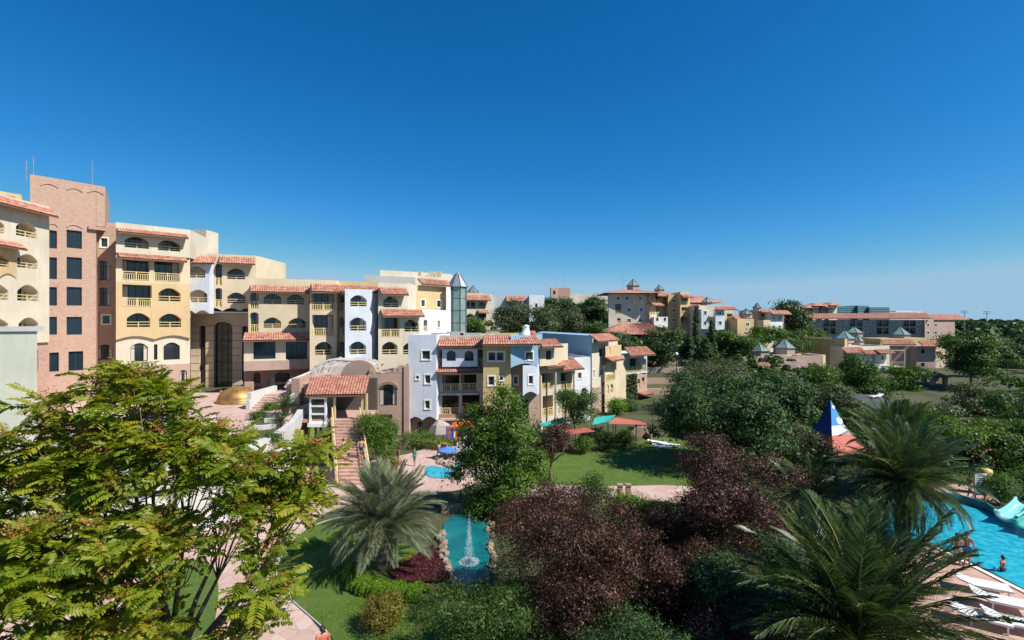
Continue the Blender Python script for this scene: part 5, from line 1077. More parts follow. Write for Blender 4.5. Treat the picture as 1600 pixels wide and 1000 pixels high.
# ------------------------------------------------------------------ trees
def left_tree():
    D = 12.5
    lb = [(225, 755, 130, 120, 0.6), (120, 705, 80, 55, .2), (305, 715, 85, 50, .2), (395, 745, 60, 45, -.2), (485, 715, 34, 18, 0), (485, 790, 26, 34, -.3), (440, 850, 26, 22, -.8), (200, 600, 60, 22, .5), (40, 790, 100, 85, -.4), (130, 900, 140, 110, -1.2), (20, 960, 150, 100, -1.4),
          (385, 815, 60, 55, -.6), (240, 875, 80, 60, -1.0), (415, 925, 30, 26, -1.5), (225, 628, 75, 24, .6), (455, 770, 35, 28, 0), (-120, 800, 150, 170, -.5), (170, 1010, 110, 50, -1.5), (390, 985, 26, 18, -1.6), (110, 640, 40, 22, .3)]
    lobes = []
    for x, y, rx, ry, dd in lb:
        c = PX(x, y, D+dd); k = (D+dd)/F0; lobes.append((c.x, c.y, c.z, rx*k, max(.8, rx*k*.85), ry*k))
    base = Vector((-8.3, 12.2, 0)); r = thing('pinnate_tree', 'large foreground tree with yellow-green pinnate leaves and orange seed clusters', 'tree', base)
    tb = MB(); f = Vector((-8.2, 12.2, 4.2)); tb.tube([base-Vector((0, 0, .2)), base+Vector((0, 0, .5)), (-8.35, 12.25, 2.4), f], [.3, .22, .19, .17], 9)
    for l in lobes:
        c = Vector(l[:3]); m = f.lerp(c, .5)+Vector((random.uniform(-.25, .25), random.uniform(-.25, .25), -.05*(c-f).length))
        tb.tube([f, f.lerp(m, .5)+Vector((0, 0, .1)), m, m.lerp(c, .5), c+Vector((0, 0, l[5]*.4))], [.11, .075, .05, .03, .012], 6)
        for _ in range(7):
            d = unit(rng.normal(size=(1, 3)))[0]; q = c+Vector((d[0]*l[3], d[1]*l[4], abs(d[2])*l[5]))*.8; tb.tube([m.lerp(c, .4), m.lerp(q, .6)+Vector((0, 0, .1)), q], [.022, .014, .006], 5)
    tb.build('trunk', 'bark', r, True)
    # pinnate leaf prototypes
    protos = []
    for k in range(7):
        lr = np.random.default_rng(50+k); n = 11; V = []; Fq = []; rn = []; L = .74
        ts = np.linspace(0, 1, 8); ang = .25-lr.uniform(.6, 1.2)*ts; X = np.concatenate([[0], np.cumsum(np.cos(ang[1:])*np.diff(ts))])*L; Z = np.concatenate([[0], np.cumsum(np.sin(ang[1:])*np.diff(ts))])*L
        for i in range(7):
            b = len(V); w = .006*(1-.6*ts[i]); V += [[X[i], -w, Z[i]], [X[i+1], -w, Z[i+1]], [X[i+1], w, Z[i+1]+.004], [X[i], w, Z[i]+.004]]; Fq.append((b, b+1, b+2, b+3)); rn.append(.9)
        for i in range(n):
            t = .2+.8*(i+.5)/n; p0 = np.array([np.interp(t, ts, X), 0, np.interp(t, ts, Z)])
            for sd in (-1, 1):
                d = np.array([.42, sd*.95, -.22+lr.normal(0, .16)]); d /= np.linalg.norm(d); ln = .178*(1-.35*abs(t-.55)*1.5)*lr.uniform(.85, 1.12)
                s_ = np.array([1., -sd*.42, lr.normal(0, .25)]); s_ -= d*s_.dot(d); s_ /= np.linalg.norm(s_); w = ln*.225
                p1 = p0+d*ln*.4; p2 = p0+d*ln*.75-np.array([0, 0, ln*.06]); p3 = p0+d*ln-np.array([0, 0, ln*.18]); b = len(V)
                V += [list(p0), list(p1+s_*w), list(p2+s_*w*.7), list(p3), list(p2-s_*w*.7), list(p1-s_*w)]
                Fq += [(b, b+1, b+2, b+3), (b, b+3, b+4, b+5)]; q = lr.uniform(0, 1); rn += [q, q]
        protos.append((np.array(V), np.array(Fq), np.array(rn)))
    N_ = 4600; W_ = np.array([(l[3]*l[4]*l[5])**(2/3) for l in lobes]); k = rng.choice(len(lobes), N_, p=W_/W_.sum()); La = np.array(lobes)
    ntip = 640; kt = rng.choice(len(lobes), ntip, p=W_/W_.sum()); dt = unit(rng.normal(size=(ntip, 3))); dn = (dt[:, 2] < -.1) & (rng.uniform(size=ntip) > .25); dt[dn, 2] *= -1
    tips = La[kt, :3]+dt*La[kt, 3:]*rng.uniform(.62, 1.0, ntip)[:, None]; ty = rng.uniform(0, 1, ntip)
    which = rng.integers(0, ntip, N_); az = rng.uniform(0, 6.283, N_); el = rng.uniform(-.35, .85, N_); sc = rng.uniform(.58, 1.08, N_)
    items = []
    for i in range(N_):
        t = tips[which[i]]; ca, sa, ce, se = math.cos(az[i]), math.sin(az[i]), math.cos(el[i]), math.sin(el[i]); tw = rng.normal(0, .35); ct, st = math.cos(tw), math.sin(tw)
        Rz = np.array([[ca, -sa, 0], [sa, ca, 0], [0, 0, 1]]); Ry = np.array([[ce, 0, -se], [0, 1, 0], [se, 0, ce]]); Rx = np.array([[1, 0, 0], [0, ct, -st], [0, st, ct]])
        items.append((t+rng.normal(0, .07, 3), Rz@Ry@Rx*sc[i], i % 7, np.clip(.62*ty[which[i]]+.12, 0, 1)))
    # the 300 leaves nearest to the camera as parts of their own
    order = sorted(range(N_), key=lambda i: items[i][0][1]); vis = [i for i in order if 0 < 800+800*items[i][0][0]/items[i][0][1] < 560][:300]; vs = set(vis)
    metas = []
    for j in range(14):
        V, Fq, rn = protos[j % 7]; metas.append(fastmesh('leaf', V, Fq, np.clip(rn*.38+(.18 if j < 7 else .52), 0, 1), 'leaf_left'))
    from mathutils import Matrix
    for i in vis:
        p, R, k, tone = items[i]; o = bpy.data.objects.new('leaf', metas[k+(7 if tone > .4 else 0)]); COL.objects.link(o); o.parent = r
        M = Matrix([list(R[a])+[float(p[a]-base[a])] for a in range(3)]+[[0, 0, 0, 1]]); o.matrix_basis = M
    VV = []; FF = []; RR = []; off = 0
    for i in range(N_):
        if i in vs: continue
        p, R, k, tone = items[i]; V, Fq, rn = protos[k]; VV.append(V@R.T+p); FF.append(Fq+off); off += len(V); RR.append(np.clip(rn*.38+tone, 0, 1))
    o = link('foliage', fastmesh('foliage', np.concatenate(VV), np.concatenate(FF), np.concatenate(RR), 'leaf_left', ORG[r.name]), r); tag(o, kind='stuff')
    ns = 230; w = rng.integers(0, ntip, ns); pos = np.repeat(tips[w]+np.array([.05, -.12, .2]), 70, 0)+rng.normal(size=(ns*70, 3))*np.array([.13, .13, .10])
    o = link('seed_clusters', leaves('seed_clusters', pos, rng.normal(size=(ns*70, 3)), rng.uniform(.03, .075, ns*70), .7, 'leaf_seed', ORG[r.name]), r); tag(o, kind='stuff')
def plants():
    palm('silvery date palm on the lawn beside the pond', G(600, 888, 0), 1.9, 3.5, 140, 'g', .42, 2, 88, 1.2, 2)
    palm('dark date palm in the bottom right foreground', (11.7, 17.4, 0), 2.2, 4.7, 110, 'p', .38, -12, 86, 1.0, 2)
    palm('tall date palm in front of the large pool, its fronds over the water', PX(1412, 750, 30)*Vector((1, 1, 0)), 3.3, 4.0, 120, 'p', .34, -30, 84)
    palm('date palm below the striped tent roof', PX(1400, 690, 38)*Vector((1, 1, 0)), 3.4, 4.0, 90, 'p', .34, -15, 86)
    palm('half-hidden shaded date palm between the purple bush and the tent', PX(1262, 770, 33)*Vector((1, 1, 0)), 1.5, 3.0, 44, 'p', .3, -20, 75)
    T = tree
    bl = []
    for x, y, rx, ry in ((785, 636, 24, 36), (752, 672, 32, 40), (806, 690, 32, 52), (772, 720, 50, 52), (725, 735, 26, 32), (800, 780, 50, 56), (765, 800, 38, 44), (815, 835, 36, 34), (835, 740, 20, 40)):
        c = PX(x, y, 35); bl.append((c.x, 35+random.uniform(-.8, .8), c.z, rx*35/800, rx*35/800, ry*35/800))
    T('broadleaf_tree', 'bushy green tree left of the purple-leaved bushes, beside the pond', 'tree', 775, 35, 603, 852, 150, 'leaf_bright', .17, 1000, 46, .30, 13, lobes=bl, trunk=.14, dscale=1.0, bx=768, z=0, low=.6, bark='palebark')
    T('purple_leaf_shrub', 'largest dark purple-leaved bush at the bottom centre', 'shrub', 915, 22.5, 758, 990, 285, 'leaf_red', .098, 1500, 50, .24, 14, trunk=.1, z=0, low=.6, asp=.5, up=.1)
    T('purple_leaf_shrub', 'dark purple-leaved bush in front of the big dark green tree', 'shrub', 1135, 29, 690, 915, 235, 'leaf_red', .115, 1400, 44, .28, 12, trunk=.1, z=0, low=.6, up=.1)
    T('purple_leaf_tree', 'small purple-leaved tree on a bare trunk beside the middle lawn', 'tree', 862, 42, 660, 722, 70, 'leaf_red', .13, 190, 34, .25, 7, trunk=.13, z=0, bark='bark', bx=860)
    T('green_shrub', 'green shrub with pale stems at the bottom centre-left', 'shrub', 765, 19.5, 905, 1040, 225, 'leaf_mid', .10, 620, 42, .22, 14, trunk=.05, z=0, low=.6, asp=.4)
    T('green_shrub', 'green shrub at the bottom edge below the large purple bush', 'shrub', 985, 18.5, 950, 1060, 200, 'leaf_dark', .10, 420, 40, .24, 9, trunk=.05, z=0, low=.6)
    T('green_shrub', 'leafy shrub behind the large purple bush beside the footpath', 'shrub', 925, 31, 735, 800, 70, 'leaf_mid', .10, 170, 34, .25, 6, trunk=.05, z=0, low=.6)
    T('purple_leaf_shrub', 'low reddish bush at the bottom edge between the shrub and the palm', 'shrub', 1120, 18.5, 955, 1060, 120, 'leaf_red', .08, 240, 36, .22, 7, trunk=.05, z=0, low=.6)
    T('purple_leaf_shrub', 'shaded purple-leaved bush between the largest one and the dark palms', 'shrub', 1062, 22, 850, 985, 130, 'leaf_red', .095, 520, 46, .24, 9, trunk=.06, z=0, low=.6, up=.1)
    T('dark_shrub', 'dark glossy shrub left of the foreground date palm', 'shrub', 1135, 20.5, 865, 1000, 120, 'leaf_dark', .10, 420, 42, .24, 9, trunk=.05, z=0, low=.6)
    T('dark_shrub', 'dark shrub between the purple bush and the foreground date palm', 'shrub', 1235, 24, 850, 940, 90, 'leaf_dark', .11, 380, 40, .26, 8, trunk=.05, z=0, low=.6)
    T('purple_leaf_shrub', 'small purple-leaved bush at the bottom edge left of the foreground palm', 'shrub', 1165, 18.6, 935, 1060, 110, 'leaf_red', .085, 300, 40, .22, 7, trunk=.05, z=0, low=.6, up=.1)
    T('dark_green_tree', 'wide dark green tree shading the middle lawn', 'tree', 1140, 45, 585, 730, 240, 'leaf_dark', .26, 900, 40, .42, 14, trunk=.22, z=0, low=.45, up=.45, fork=.35)
    T('dark_green_tree', 'tall dark blue-green tree left of the striped tent', 'tree', 1215, 52, 582, 690, 112, 'leaf_dark', .28, 420, 36, .42, 9, trunk=.2, z=0, up=.45)
    T('light_green_tree', 'light green feathery tree left of the striped tent', 'tree', 1262, 42, 668, 760, 90, 'leaf_olive', .15, 330, 36, .32, 8, trunk=.14, z=0)
    T('feathery_tree', 'olive-green feathery tree above the dark trees', 'tree', 1120, 74, 557, 650, 120, 'leaf_olive', .26, 420, 32, .5, 10, trunk=.18)
    T('feathery_tree', 'smaller olive-green tree beside the terraced beds', 'tree', 1082, 70, 590, 655, 90, 'leaf_mid', .24, 260, 30, .42, 8, trunk=.15)
    T('jacaranda', 'spreading dark green tree behind the large pool', 'tree', 1490, 47, 640, 745, 190, 'leaf_bright', .22, 620, 36, .4, 12, trunk=.2, z=0, up=.4, low=.25)
    T('jacaranda', 'spreading dark green tree at the right edge behind the large pool', 'tree', 1610, 45, 655, 760, 150, 'leaf_bright', .22, 420, 36, .4, 9, trunk=.2, z=0, up=.4, low=.25)
    T('round_tree', 'large round green tree right of the brown villa', 'tree', 1517, 92, 518, 605, 88, 'leaf_mid', .38, 420, 34, .6, 10, trunk=.25, low=.5)
    T('round_tree', 'dense dark round tree in front of the tan villa', 'tree', 1352, 82, 556, 630, 78, 'leaf_mid', .32, 360, 32, .5, 9, trunk=.2, low=.5)
    T('garden_tree', 'bright bushy tree below the brown villa', 'tree', 1420, 92, 572, 612, 62, 'leaf_bright', .32, 200, 30, .5, 7, trunk=.15, low=.5)
    T('garden_tree', 'dark bushy tree between the tan villa and the brown villa', 'tree', 1290, 90, 572, 622, 60, 'leaf_bright', .3, 190, 30, .5, 7, trunk=.15, low=.5)
    T('garden_tree', 'small round tree in front of the cream villa porch', 'tree', 900, 55, 606, 672, 68, 'leaf_mid', .17, 330, 34, .34, 8, trunk=.12, z=0)
    T('garden_tree', 'green shrubby tree right of the porch stairs', 'tree', 588, 45.5, 648, 715, 66, 'leaf_bright', .15, 330, 34, .3, 8, trunk=.1, z=0, low=.6)
    T('tall_dark_tree', 'tall dark tree on the hill left of the long apartment block', 'tree', 1240, 150, 469, 530, 56, 'leaf_pine', .6, 300, 30, .9, 9, trunk=.4)
    T('dense_tree', 'dense dark green tree below the tiled pavilion', 'tree', 1028, 98, 512, 572, 68, 'leaf_pine', .36, 330, 34, .55, 9, trunk=.25, low=.5)
    for i, (px, d, yt, yb, w, lb) in enumerate(((1088, 104, 482, 560, 12, 'tallest slim cypress behind the garden'), (1112, 104, 500, 562, 13, 'shorter slim cypress right of the tallest one'), (1077, 102, 520, 562, 24, 'broad dark conifer left of the cypresses'), (1103, 101, 530, 565, 26, 'broad dark conifer between and below the cypresses'))):
        c = PX(px, yb, d); H = (yb-yt)/F0*d; Wd = w/F0*d; zg = gzf(c.x, d)
        lob = [(c.x, d, c.z+H*t, Wd*.5*s, Wd*.5*s, H*.16) for t, s in ((.12, .9), (.28, 1), (.45, .92), (.62, .75), (.78, .5), (.9, .28))]
        T('cypress', lb, 'tree', px, d, yt, yb, w, 'leaf_pine', .26, 420, 30, .2, lobes=lob, trunk=.15, low=1, shell=(.4, 1.0))
    for px, d, yt, yb, w, m, lb in ((800, 100, 468, 522, 58, 'leaf_olive', 'grey-green olive tree behind the blue villa, left one'), (845, 98, 478, 530, 62, 'leaf_olive', 'grey-green olive tree behind the blue villa, middle one'), (880, 102, 480, 532, 60, 'leaf_olive', 'grey-green olive tree behind the blue villa, right one'),
                                    (735, 96, 498, 522, 34, 'leaf_mid', 'low dark shrubby tree below the arched house'), (935, 100, 505, 545, 62, 'leaf_mid', 'dark tree left of the tiled pavilion roof'), (965, 98, 520, 552, 44, 'leaf_pine', 'dark shrubby tree behind the ivy house')):
        T('olive_tree' if m == 'leaf_olive' else 'hill_tree', lb, 'tree', px, d, yt, yb, w, m, .34, 260, 30, .55, 8, trunk=.2)
    for px, d, yt, yb, w, lb in ((855, 160, 468, 515, 46, 'stone pine left of the red rooftop block'), (890, 165, 466, 512, 52, 'stone pine below the red rooftop block'), (925, 158, 463, 510, 56, 'stone pine left of the hilltop house')):
        T('stone_pine', lb, 'tree', px, d, yt, yb, w, 'leaf_pine', .6, 300, 30, .8, 9, trunk=.3, low=.2)
    for px, d, yt, yb, w, m, lb in ((1128, 108, 520, 552, 40, 'leaf_bright', 'bright shrubby tree on the slope right of the cypresses'), (1158, 106, 526, 556, 44, 'leaf_mid', 'dark shrubby tree on the slope below the ochre cottage'), (1195, 116, 512, 540, 50, 'leaf_bright', 'bright tree on the slope below the stepped houses'), (1235, 120, 520, 550, 50, 'leaf_mid', 'round tree on the slope left of the tan villa'),
                                    (1270, 140, 515, 540, 46, 'leaf_mid', 'tree in front of the left end of the long apartment block'), (1300, 62, 600, 655, 90, 'leaf_olive', 'olive-toned tree behind the striped tent'), (1338, 58, 640, 680, 50, 'leaf_mid', 'shrubby tree right of the striped tent top'),
                                    (1462, 66, 632, 660, 60, 'leaf_olive', 'dry feathery shrub by the far lawn, left'), (1530, 70, 600, 660, 90, 'leaf_olive', 'dry feathery shrub by the far lawn, right'), (1585, 62, 610, 665, 80, 'leaf_mid', 'leafy tree at the right edge behind the pool trees'),
                                    (1575, 120, 540, 590, 60, 'leaf_pine', 'dark tree behind the tennis court fence'), (1540, 130, 525, 575, 60, 'leaf_mid', 'tree behind the large round green tree'), (1600, 140, 520, 570, 70, 'leaf_pine', 'dark tree at the right edge behind the tennis court')):
        T('shrubby_tree', lb, 'tree', px, d, yt, yb, w, m, .0042*d if d < 100 else .0036*d, 230, 28, .006*d, 7, trunk=.12, low=.5)
    # bushes
    for px, yb, w, h, m, lb in ((655, 699, 70, 26, 'leaf_bright', 'dark green shrub mound above the planter wall beside the brick house'), (690, 700, 40, 16, 'leaf_hedge', 'bright low shrub at the right end of the planter wall'), (912, 708, 40, 30, 'leaf_bright', 'bright bush left of the middle lawn shrubs'), (945, 703, 46, 34, 'leaf_mid', 'bush in the row behind the middle lawn'), (975, 700, 44, 30, 'leaf_bright', 'rightmost bush in the row behind the middle lawn'),
                                 (965, 648, 34, 26, 'leaf_hedge', 'round bush at the corner of the cream villa'), (985, 640, 50, 14, 'leaf_dark', 'dark clipped hedge below the ivy wall'), (985, 800, 60, 26, 'leaf_hedge', 'bright green shrub beside the footpath bridge'), (1030, 812, 60, 26, 'leaf_mid', 'green shrub behind the large purple bush, by the footpath'), (1560, 790, 60, 52, 'leaf_banana', 'leafy banana-like plants beside the white sign'), (1610, 780, 70, 50, 'leaf_banana', 'leafy green plants at the right edge above the slides'),
                                 (545, 705, 0, 0, '', ''), (505, 715, 70, 44, 'leaf_left', 'yellow-green shrub left of the staircase'), (605, 735, 36, 22, 'leaf_gold', 'yellowish grass tuft at the foot of the stairs'), (1060, 668, 60, 22, 'leaf_mid', 'low bush left of the big dark green tree')):
        if w: bush('shrub', lb, px, yb, w, h, m, leaf=.13 if yb > 690 else .2, clumps=130, per=28, rc=.22 if yb > 690 else .3)
    carpet('ground_cover', 'leaf_dark', [(860, 800), (1000, 790), (1180, 760), (1240, 720), (1400, 700), (1440, 790), (1380, 830), (1420, 880), (1340, 1000), (1300, 1150), (700, 1150), (780, 960), (780, 860)], 26000, .05, .45, .16)
    carpet('far_ground_cover', 'leaf_mid', [(1040, 640), (1100, 585), (1250, 600), (1330, 662), (1450, 668), (1620, 650), (1640, 720), (1560, 775), (1300, 740), (1100, 720)], 16000, .1, 1.0, .32)
    # hillside scrub and far woods
    def wood(name, n, xr, yr, h, leaf, mat, sel=None, k=60):
        X = rng.uniform(*xr, n); Y = rng.uniform(*yr, n); 
        ok = np.ones(n, bool) if sel is None else sel(X, Y); X, Y = X[ok], Y[ok]; m = len(X)
        Hh = rng.uniform(h*.55, h*1.2, m); R = Hh*rng.uniform(.35, .55, m); d = unit(rng.normal(size=(m*k, 3))); d[:, 2] = np.abs(d[:, 2])*1.0-.25
        c = np.stack([X, Y, gz(X, Y)+Hh*.6], 1); p = np.repeat(c, k, 0)+d*np.repeat(np.stack([R, R, Hh*.42], 1), k, 0)*rng.uniform(.75, 1.05, (m*k, 1)); p[:, 2] = np.maximum(p[:, 2], np.repeat(gz(X, Y), k)+.1)
        tone = np.repeat(rng.uniform(0, 1, m), k)*.5+rng.uniform(0, 1, m*k)*.5
        o = link(name, leaves(name, p, d+rng.normal(size=d.shape)*.5+np.array([0, 0, .3]), leaf*np.repeat(Hh/h, k)*rng.uniform(.6, 1.3, m*k), .8, mat, rnd=tone)); tag(o, kind='stuff')
    wood('hillside_scrub', 620, (-30, 62), (90, 128), 2.2, .7, 'leaf_mid', lambda x, y: ~((np.abs(x-28) < 16) & (y < 122) & (y > 116)) & ~((x > 18) & (x < 34) & (y < 100)))
    wood('garden_undergrowth', 170, (15, 60), (52, 82), 2.4, .36, 'leaf_mid', lambda x, y: (x > .34*y) & (x < .68*y) & ~((y > 66) & (x > .62*y)), 150)
    wood('pine_wood', 260, (-60, 45), (168, 300), 8.0, 2.4, 'leaf_pine')
    wood('right_wood', 420, (115, 420), (118, 420), 8.5, 1.5, 'leaf_pine', lambda x, y: (x > .82*y) & ~((x < 175) & (y > 180) & (y < 215)), 130)
    wood('right_thicket', 200, (78, 140), (70, 150), 4.5, .75, 'leaf_mid', lambda x, y: (x > .90*y) & ~((y < 105) & (x > 82) & (y > 92)), 130)
    wood('far_wood', 500, (150, 900), (300, 700), 8, 4.5, 'leaf_pine'); wood('horizon_wood', 600, (-200, 2200), (700, 1900), 9, 10, 'leaf_pine')
    wood('middle_wood', 160, (60, 200), (215, 300), 7.0, 2.4, 'leaf_pine')
    # terraced flower beds on the slope
    for i, (x0, x1, y0, d, m) in enumerate(((1008, 1062, 612, 84, 'pinkwall'), (1008, 1075, 598, 90, 'brick'), (1010, 1085, 585, 96, 'pinkwall'), (1020, 1090, 573, 101, 'brick'))):
        f = Fac(x0, d, x1, d+1); mb = MB(); z = gzf((x0-800)/800*d, d); bar(mb, f, 0, f.len, z-1, z+1.1, -.4, 0); solo(mb, 'terrace_bed_wall', m, ('lowest', 'second lowest', 'second highest', 'highest')[i]+' long retaining wall of the terraced beds right of the ivy house', 'wall', 'terraced bed walls')
    f = Fac(1008, 86, 1050, 87); 
# ------------------------------------------------------------------ garden objects
def parasol(label, base, h, r, mat, n=8, tilt=0.0, square=False, name='parasol'):
    b = Vector(base); o = thing(name, label, 'parasol', b); a0 = math.pi/4 if square else 0; n = 4 if square else n
    top = b+Vector((0, 0, h)); m = MB()
    for k in range(n):
        a, c = a0+2*math.pi*k/n, a0+2*math.pi*(k+1)/n
        P = lambda w, rr, z: top+Vector((rr*math.cos(w), rr*math.sin(w), z))
        m.add([top, P(a, r, -r*.32), P((a+c)/2, r*(.72 if square else .92), -r*.27), P(c, r, -r*.32)], [(0, 1, 2), (0, 2, 3)])
        m.add([P(a, r, -r*.32), P(c, r, -r*.32), P(c, r, -r*.32-.16), P(a, r, -r*.32-.16)], [(0, 1, 2, 3)])
    m.build('canopy', mat, o); rb = MB()
    for k in range(n): a = a0+2*math.pi*k/n; rb.tube([top-Vector((0, 0, .06)), top+Vector((r*math.cos(a), r*math.sin(a), -r*.32-.03))], .015, 4)
    rb.build('rib', 'whitepaint', o); MB().tube([b, top+Vector((0, 0, .08))], .03, 6).build('pole', 'whitepaint', o); MB().lathe((b.x, b.y, b.z), [(.3, 0), (.3, .06), (.06, .1), (.05, .3)], 10).build('base', 'concrete', o); return o
def sail(name, label, pts, mat, sag=.35, posts=True):
    a, b, c, d = map(Vector, pts); r = thing(name, label, 'awning', Vector((a.x, a.y, gzf(a.x, a.y)))); m = MB(); n = 8; base = 0
    for i in range(n+1):
        for j in range(n+1):
            s, t = i/n, j/n; p = a.lerp(b, s).lerp(d.lerp(c, s), t); p.z -= sag*16*s*(1-s)*t*(1-t); m.v.append(tuple(p))
    for i in range(n):
        for j in range(n): m.f.append((i*(n+1)+j, (i+1)*(n+1)+j, (i+1)*(n+1)+j+1, i*(n+1)+j+1))
    m.build('canopy', mat, r, True)
    for p in (a, b, c, d): MB().tube([(p.x, p.y, gzf(p.x, p.y)), p+Vector((0, 0, .08))], .05, 6).build('post', 'blackmetal', r)
def lounger(label, c, rz, L=1.95, w=.65, back=.5, group='white sun loungers', h=.34):
    r = thing('sun_lounger', label, 'sun lounger', c, group); ca, sa = math.cos(rz), math.sin(rz); c = Vector(c)
    P = lambda x, y, z: (c.x+x*ca-y*sa, c.y+x*sa+y*ca, c.z+z)
    def slab(x0, z0, x1, z1, t=.09): return [P(x0, -w/2, z0), P(x1, -w/2, z1), P(x1, w/2, z1), P(x0, w/2, z0), P(x0, -w/2, z0+t), P(x1, -w/2, z1+t), P(x1, w/2, z1+t), P(x0, w/2, z0+t)]
    MB().hexa(slab(-L*.5, h, L*.18, h)).build('seat', 'whitepaint', r); MB().hexa(slab(L*.185, h, L*.5, h+L*.32*back)).build('backrest', 'whitepaint', r)
    for x in (-L*.42, L*.15):
        for y in (-w*.42, w*.42): MB().hexa([P(x-.03, y-.03, 0), P(x+.03, y-.03, 0), P(x+.03, y+.03, 0), P(x-.03, y+.03, 0), P(x-.03, y-.03, h), P(x+.03, y-.03, h), P(x+.03, y+.03, h), P(x-.03, y+.03, h)]).build('leg', 'whitepaint', r)
    return r
def objects():
    # striped tent roof
    ap = PX(1298, 625, 47); r = thing('tent_roof', 'tall pyramid tent roof in blue, white and red above the palms', 'tent', Vector((ap.x, ap.y, 0)))
    n = 4; H = ap.z; prof = [(0, .0), (.62, 1.7), (.95, 2.6), (2.9, 5.0)]; zb = ap.z-4.4
    lev = [(0.0, ap.z), (1.05, ap.z-2.2), (1.55, ap.z-2.95), (3.2, zb)]; rot = math.radians(62)
    def P(k, l): a = rot+2*math.pi*k/n; return (ap.x+lev[l][0]*math.cos(a), ap.y+lev[l][0]*math.sin(a), lev[l][1])
    for k in range(n):
        m = MB().add([P(k, 1), P(k+1, 1), P(k, 0)], [(0, 1, 2)]); m.build('upper_panel', 'tentshade' if k in (0, 1) else 'tentsky', r)  # dark blue paints the shade onto the sides turned from the sun
        MB().quad(P(k, 2), P(k+1, 2), P(k+1, 1), P(k, 1)).build('white_band', 'tentshade' if k in (0, 1) else 'whitepaint', r)  # white band takes the same painted shade on those sides
        MB().quad(P(k, 3), P(k+1, 3), P(k+1, 2), P(k, 2)).build('skirt', 'redcloth', r)
        p = P(k, 3); MB().tube([(p[0], p[1], 0), p], .07, 6).build('post', 'whitepaint', r)
        # white disc painted on each sky-blue side
        a_, b_ = Vector(P(k, 1)), Vector(P(k+1, 1)); t_ = Vector(P(k, 0)); nn = (b_-a_).cross(t_-a_).normalized(); nn = nn if nn.dot(Vector((ap.x, ap.y, ap.z-3))-a_) < 0 else -nn
        if k not in (0, 1):
            for q, (wa, wb, wt), rr in ((0, (.2, .62, .18), .34), (1, (.1, .18, .72), .16)):
                c = a_*wa+b_*wb+t_*wt; ex = (b_-a_).normalized(); ey = nn.cross(ex); MB().poly([c+nn*.02+ex*rr*math.cos(w)+ey*rr*math.sin(w) for w in np.linspace(0, 6.283, 17)[:-1]]).build('white_disc', 'whitepaint', r)
    # shop under orange parasol
    b = G(722, 700, 0); parasol('square orange parasol over the dark shop front', b+Vector((0, 1.0, 0)), 2.7, 1.6, 'orange', square=True)
    sh = thing('clothes_rack', 'rack of bright towels and dresses beside the orange parasol', 'clothes rack', G(706, 700, 0)); c = G(706, 700, 0); cols = ['purple', 'redcloth', 'bluecloth', 'purple', 'whitepaint', 'orange']
    MB().tube([c, c+Vector((0, 0, 2.3))], .03, 5).tube([c+Vector((-.6, 0, 2.2)), c+Vector((.6, 0, 2.2))], .025, 5).tube([c+Vector((-.45, 0, .03)), c+Vector((.45, 0, .03))], .03, 5).build('frame', 'metal', sh)
    for k in range(6):
        x = c.x-.5+k*.2; m = MB(); L = random.uniform(1.0, 1.7)
        for i in range(4): a, e = x-.09+.045*i, x-.045+.045*i; m.quad((a, c.y-.06+.05*(i % 2), 2.18-L), (e, c.y-.06+.05*((i+1) % 2), 2.18-L), (e, c.y-.02, 2.18), (a, c.y-.02, 2.18))
        m.build('garment', cols[k], sh)
    sd = thing('shop_shelf', 'dark shop stand crowded with small goods right of the orange parasol', 'shop stand', G(742, 698, 0)); c = G(742, 698, 0)
    m = MB(); m.box(c.x-1.1, c.y+.3, 0, c.x+1.3, c.y+1.0, 2.1); m.build('cabinet', 'navy', sd)
    for k in range(18): x, z = c.x-1.0+(k % 6)*.38, .35+(k//6)*.55; MB().obox((x, c.y+.2, z), .13, .09, random.uniform(.14, .24)).build('goods', random.choice(cols+['navy', 'navy', 'pinkwall']), sd)
    cn = thing('shop_counter', 'white panelled counter gate beside the shop', 'counter', G(724, 712, 0)); c = G(724, 712, 0)
    for k in range(8): MB().box(c.x-.5+k*.14, c.y, 0, c.x-.5+k*.14+.11, c.y+.06, 1.15).build('plank', 'trim', cn)
    MB().box(c.x-.62, c.y-.05, 0, c.x-.52, c.y+.1, 1.3).box(c.x+.64, c.y-.05, 0, c.x+.9, c.y+.12, 1.5).build('post', 'whitepaint', cn)
    fence('fence', 'dark railing beside the shop above the small pools', G(731, 716, 0), G(757, 712, 0), 1.0)
    parasol('small blue parasol by the paddling pool', G(699, 716, 0), 1.1, .95, 'bluecloth')
    rk = MB().lathe(tuple(G(688, 682, 0)), [(1.3, -.1), (1.5, .5), (1.1, 1.4), (.5, 1.9), (.05, 2.0)], 7); solo(rk, 'boulder', 'rock', 'large pinkish boulder against the villa base left of the shop', 'rock')
    # awnings
    sail('shade_sail', 'teal shade awning in front of the ochre villa, left of the small tree', [PX(842, 662, 52), PX(880, 652, 56), PX(885, 660, 53), PX(850, 668, 50)], 'teal')
    sail('shade_sail', 'bright teal shade awning behind the red awning', [PX(930, 652, 60), PX(962, 648, 62), PX(958, 658, 56), PX(925, 664, 55)], 'teal')
    sail('red_awning', 'flat terracotta awning left, behind the purple-leaved tree', [PX(868, 672, 52), PX(915, 668, 53), PX(931, 674, 50), PX(880, 680, 49)], 'redcloth', .1)
    sail('red_awning', 'wide terracotta awning at the end of the middle lawn', [PX(962, 652, 58), PX(1000, 658, 57), PX(1016, 664, 53), PX(950, 662, 53)], 'redcloth', .1)
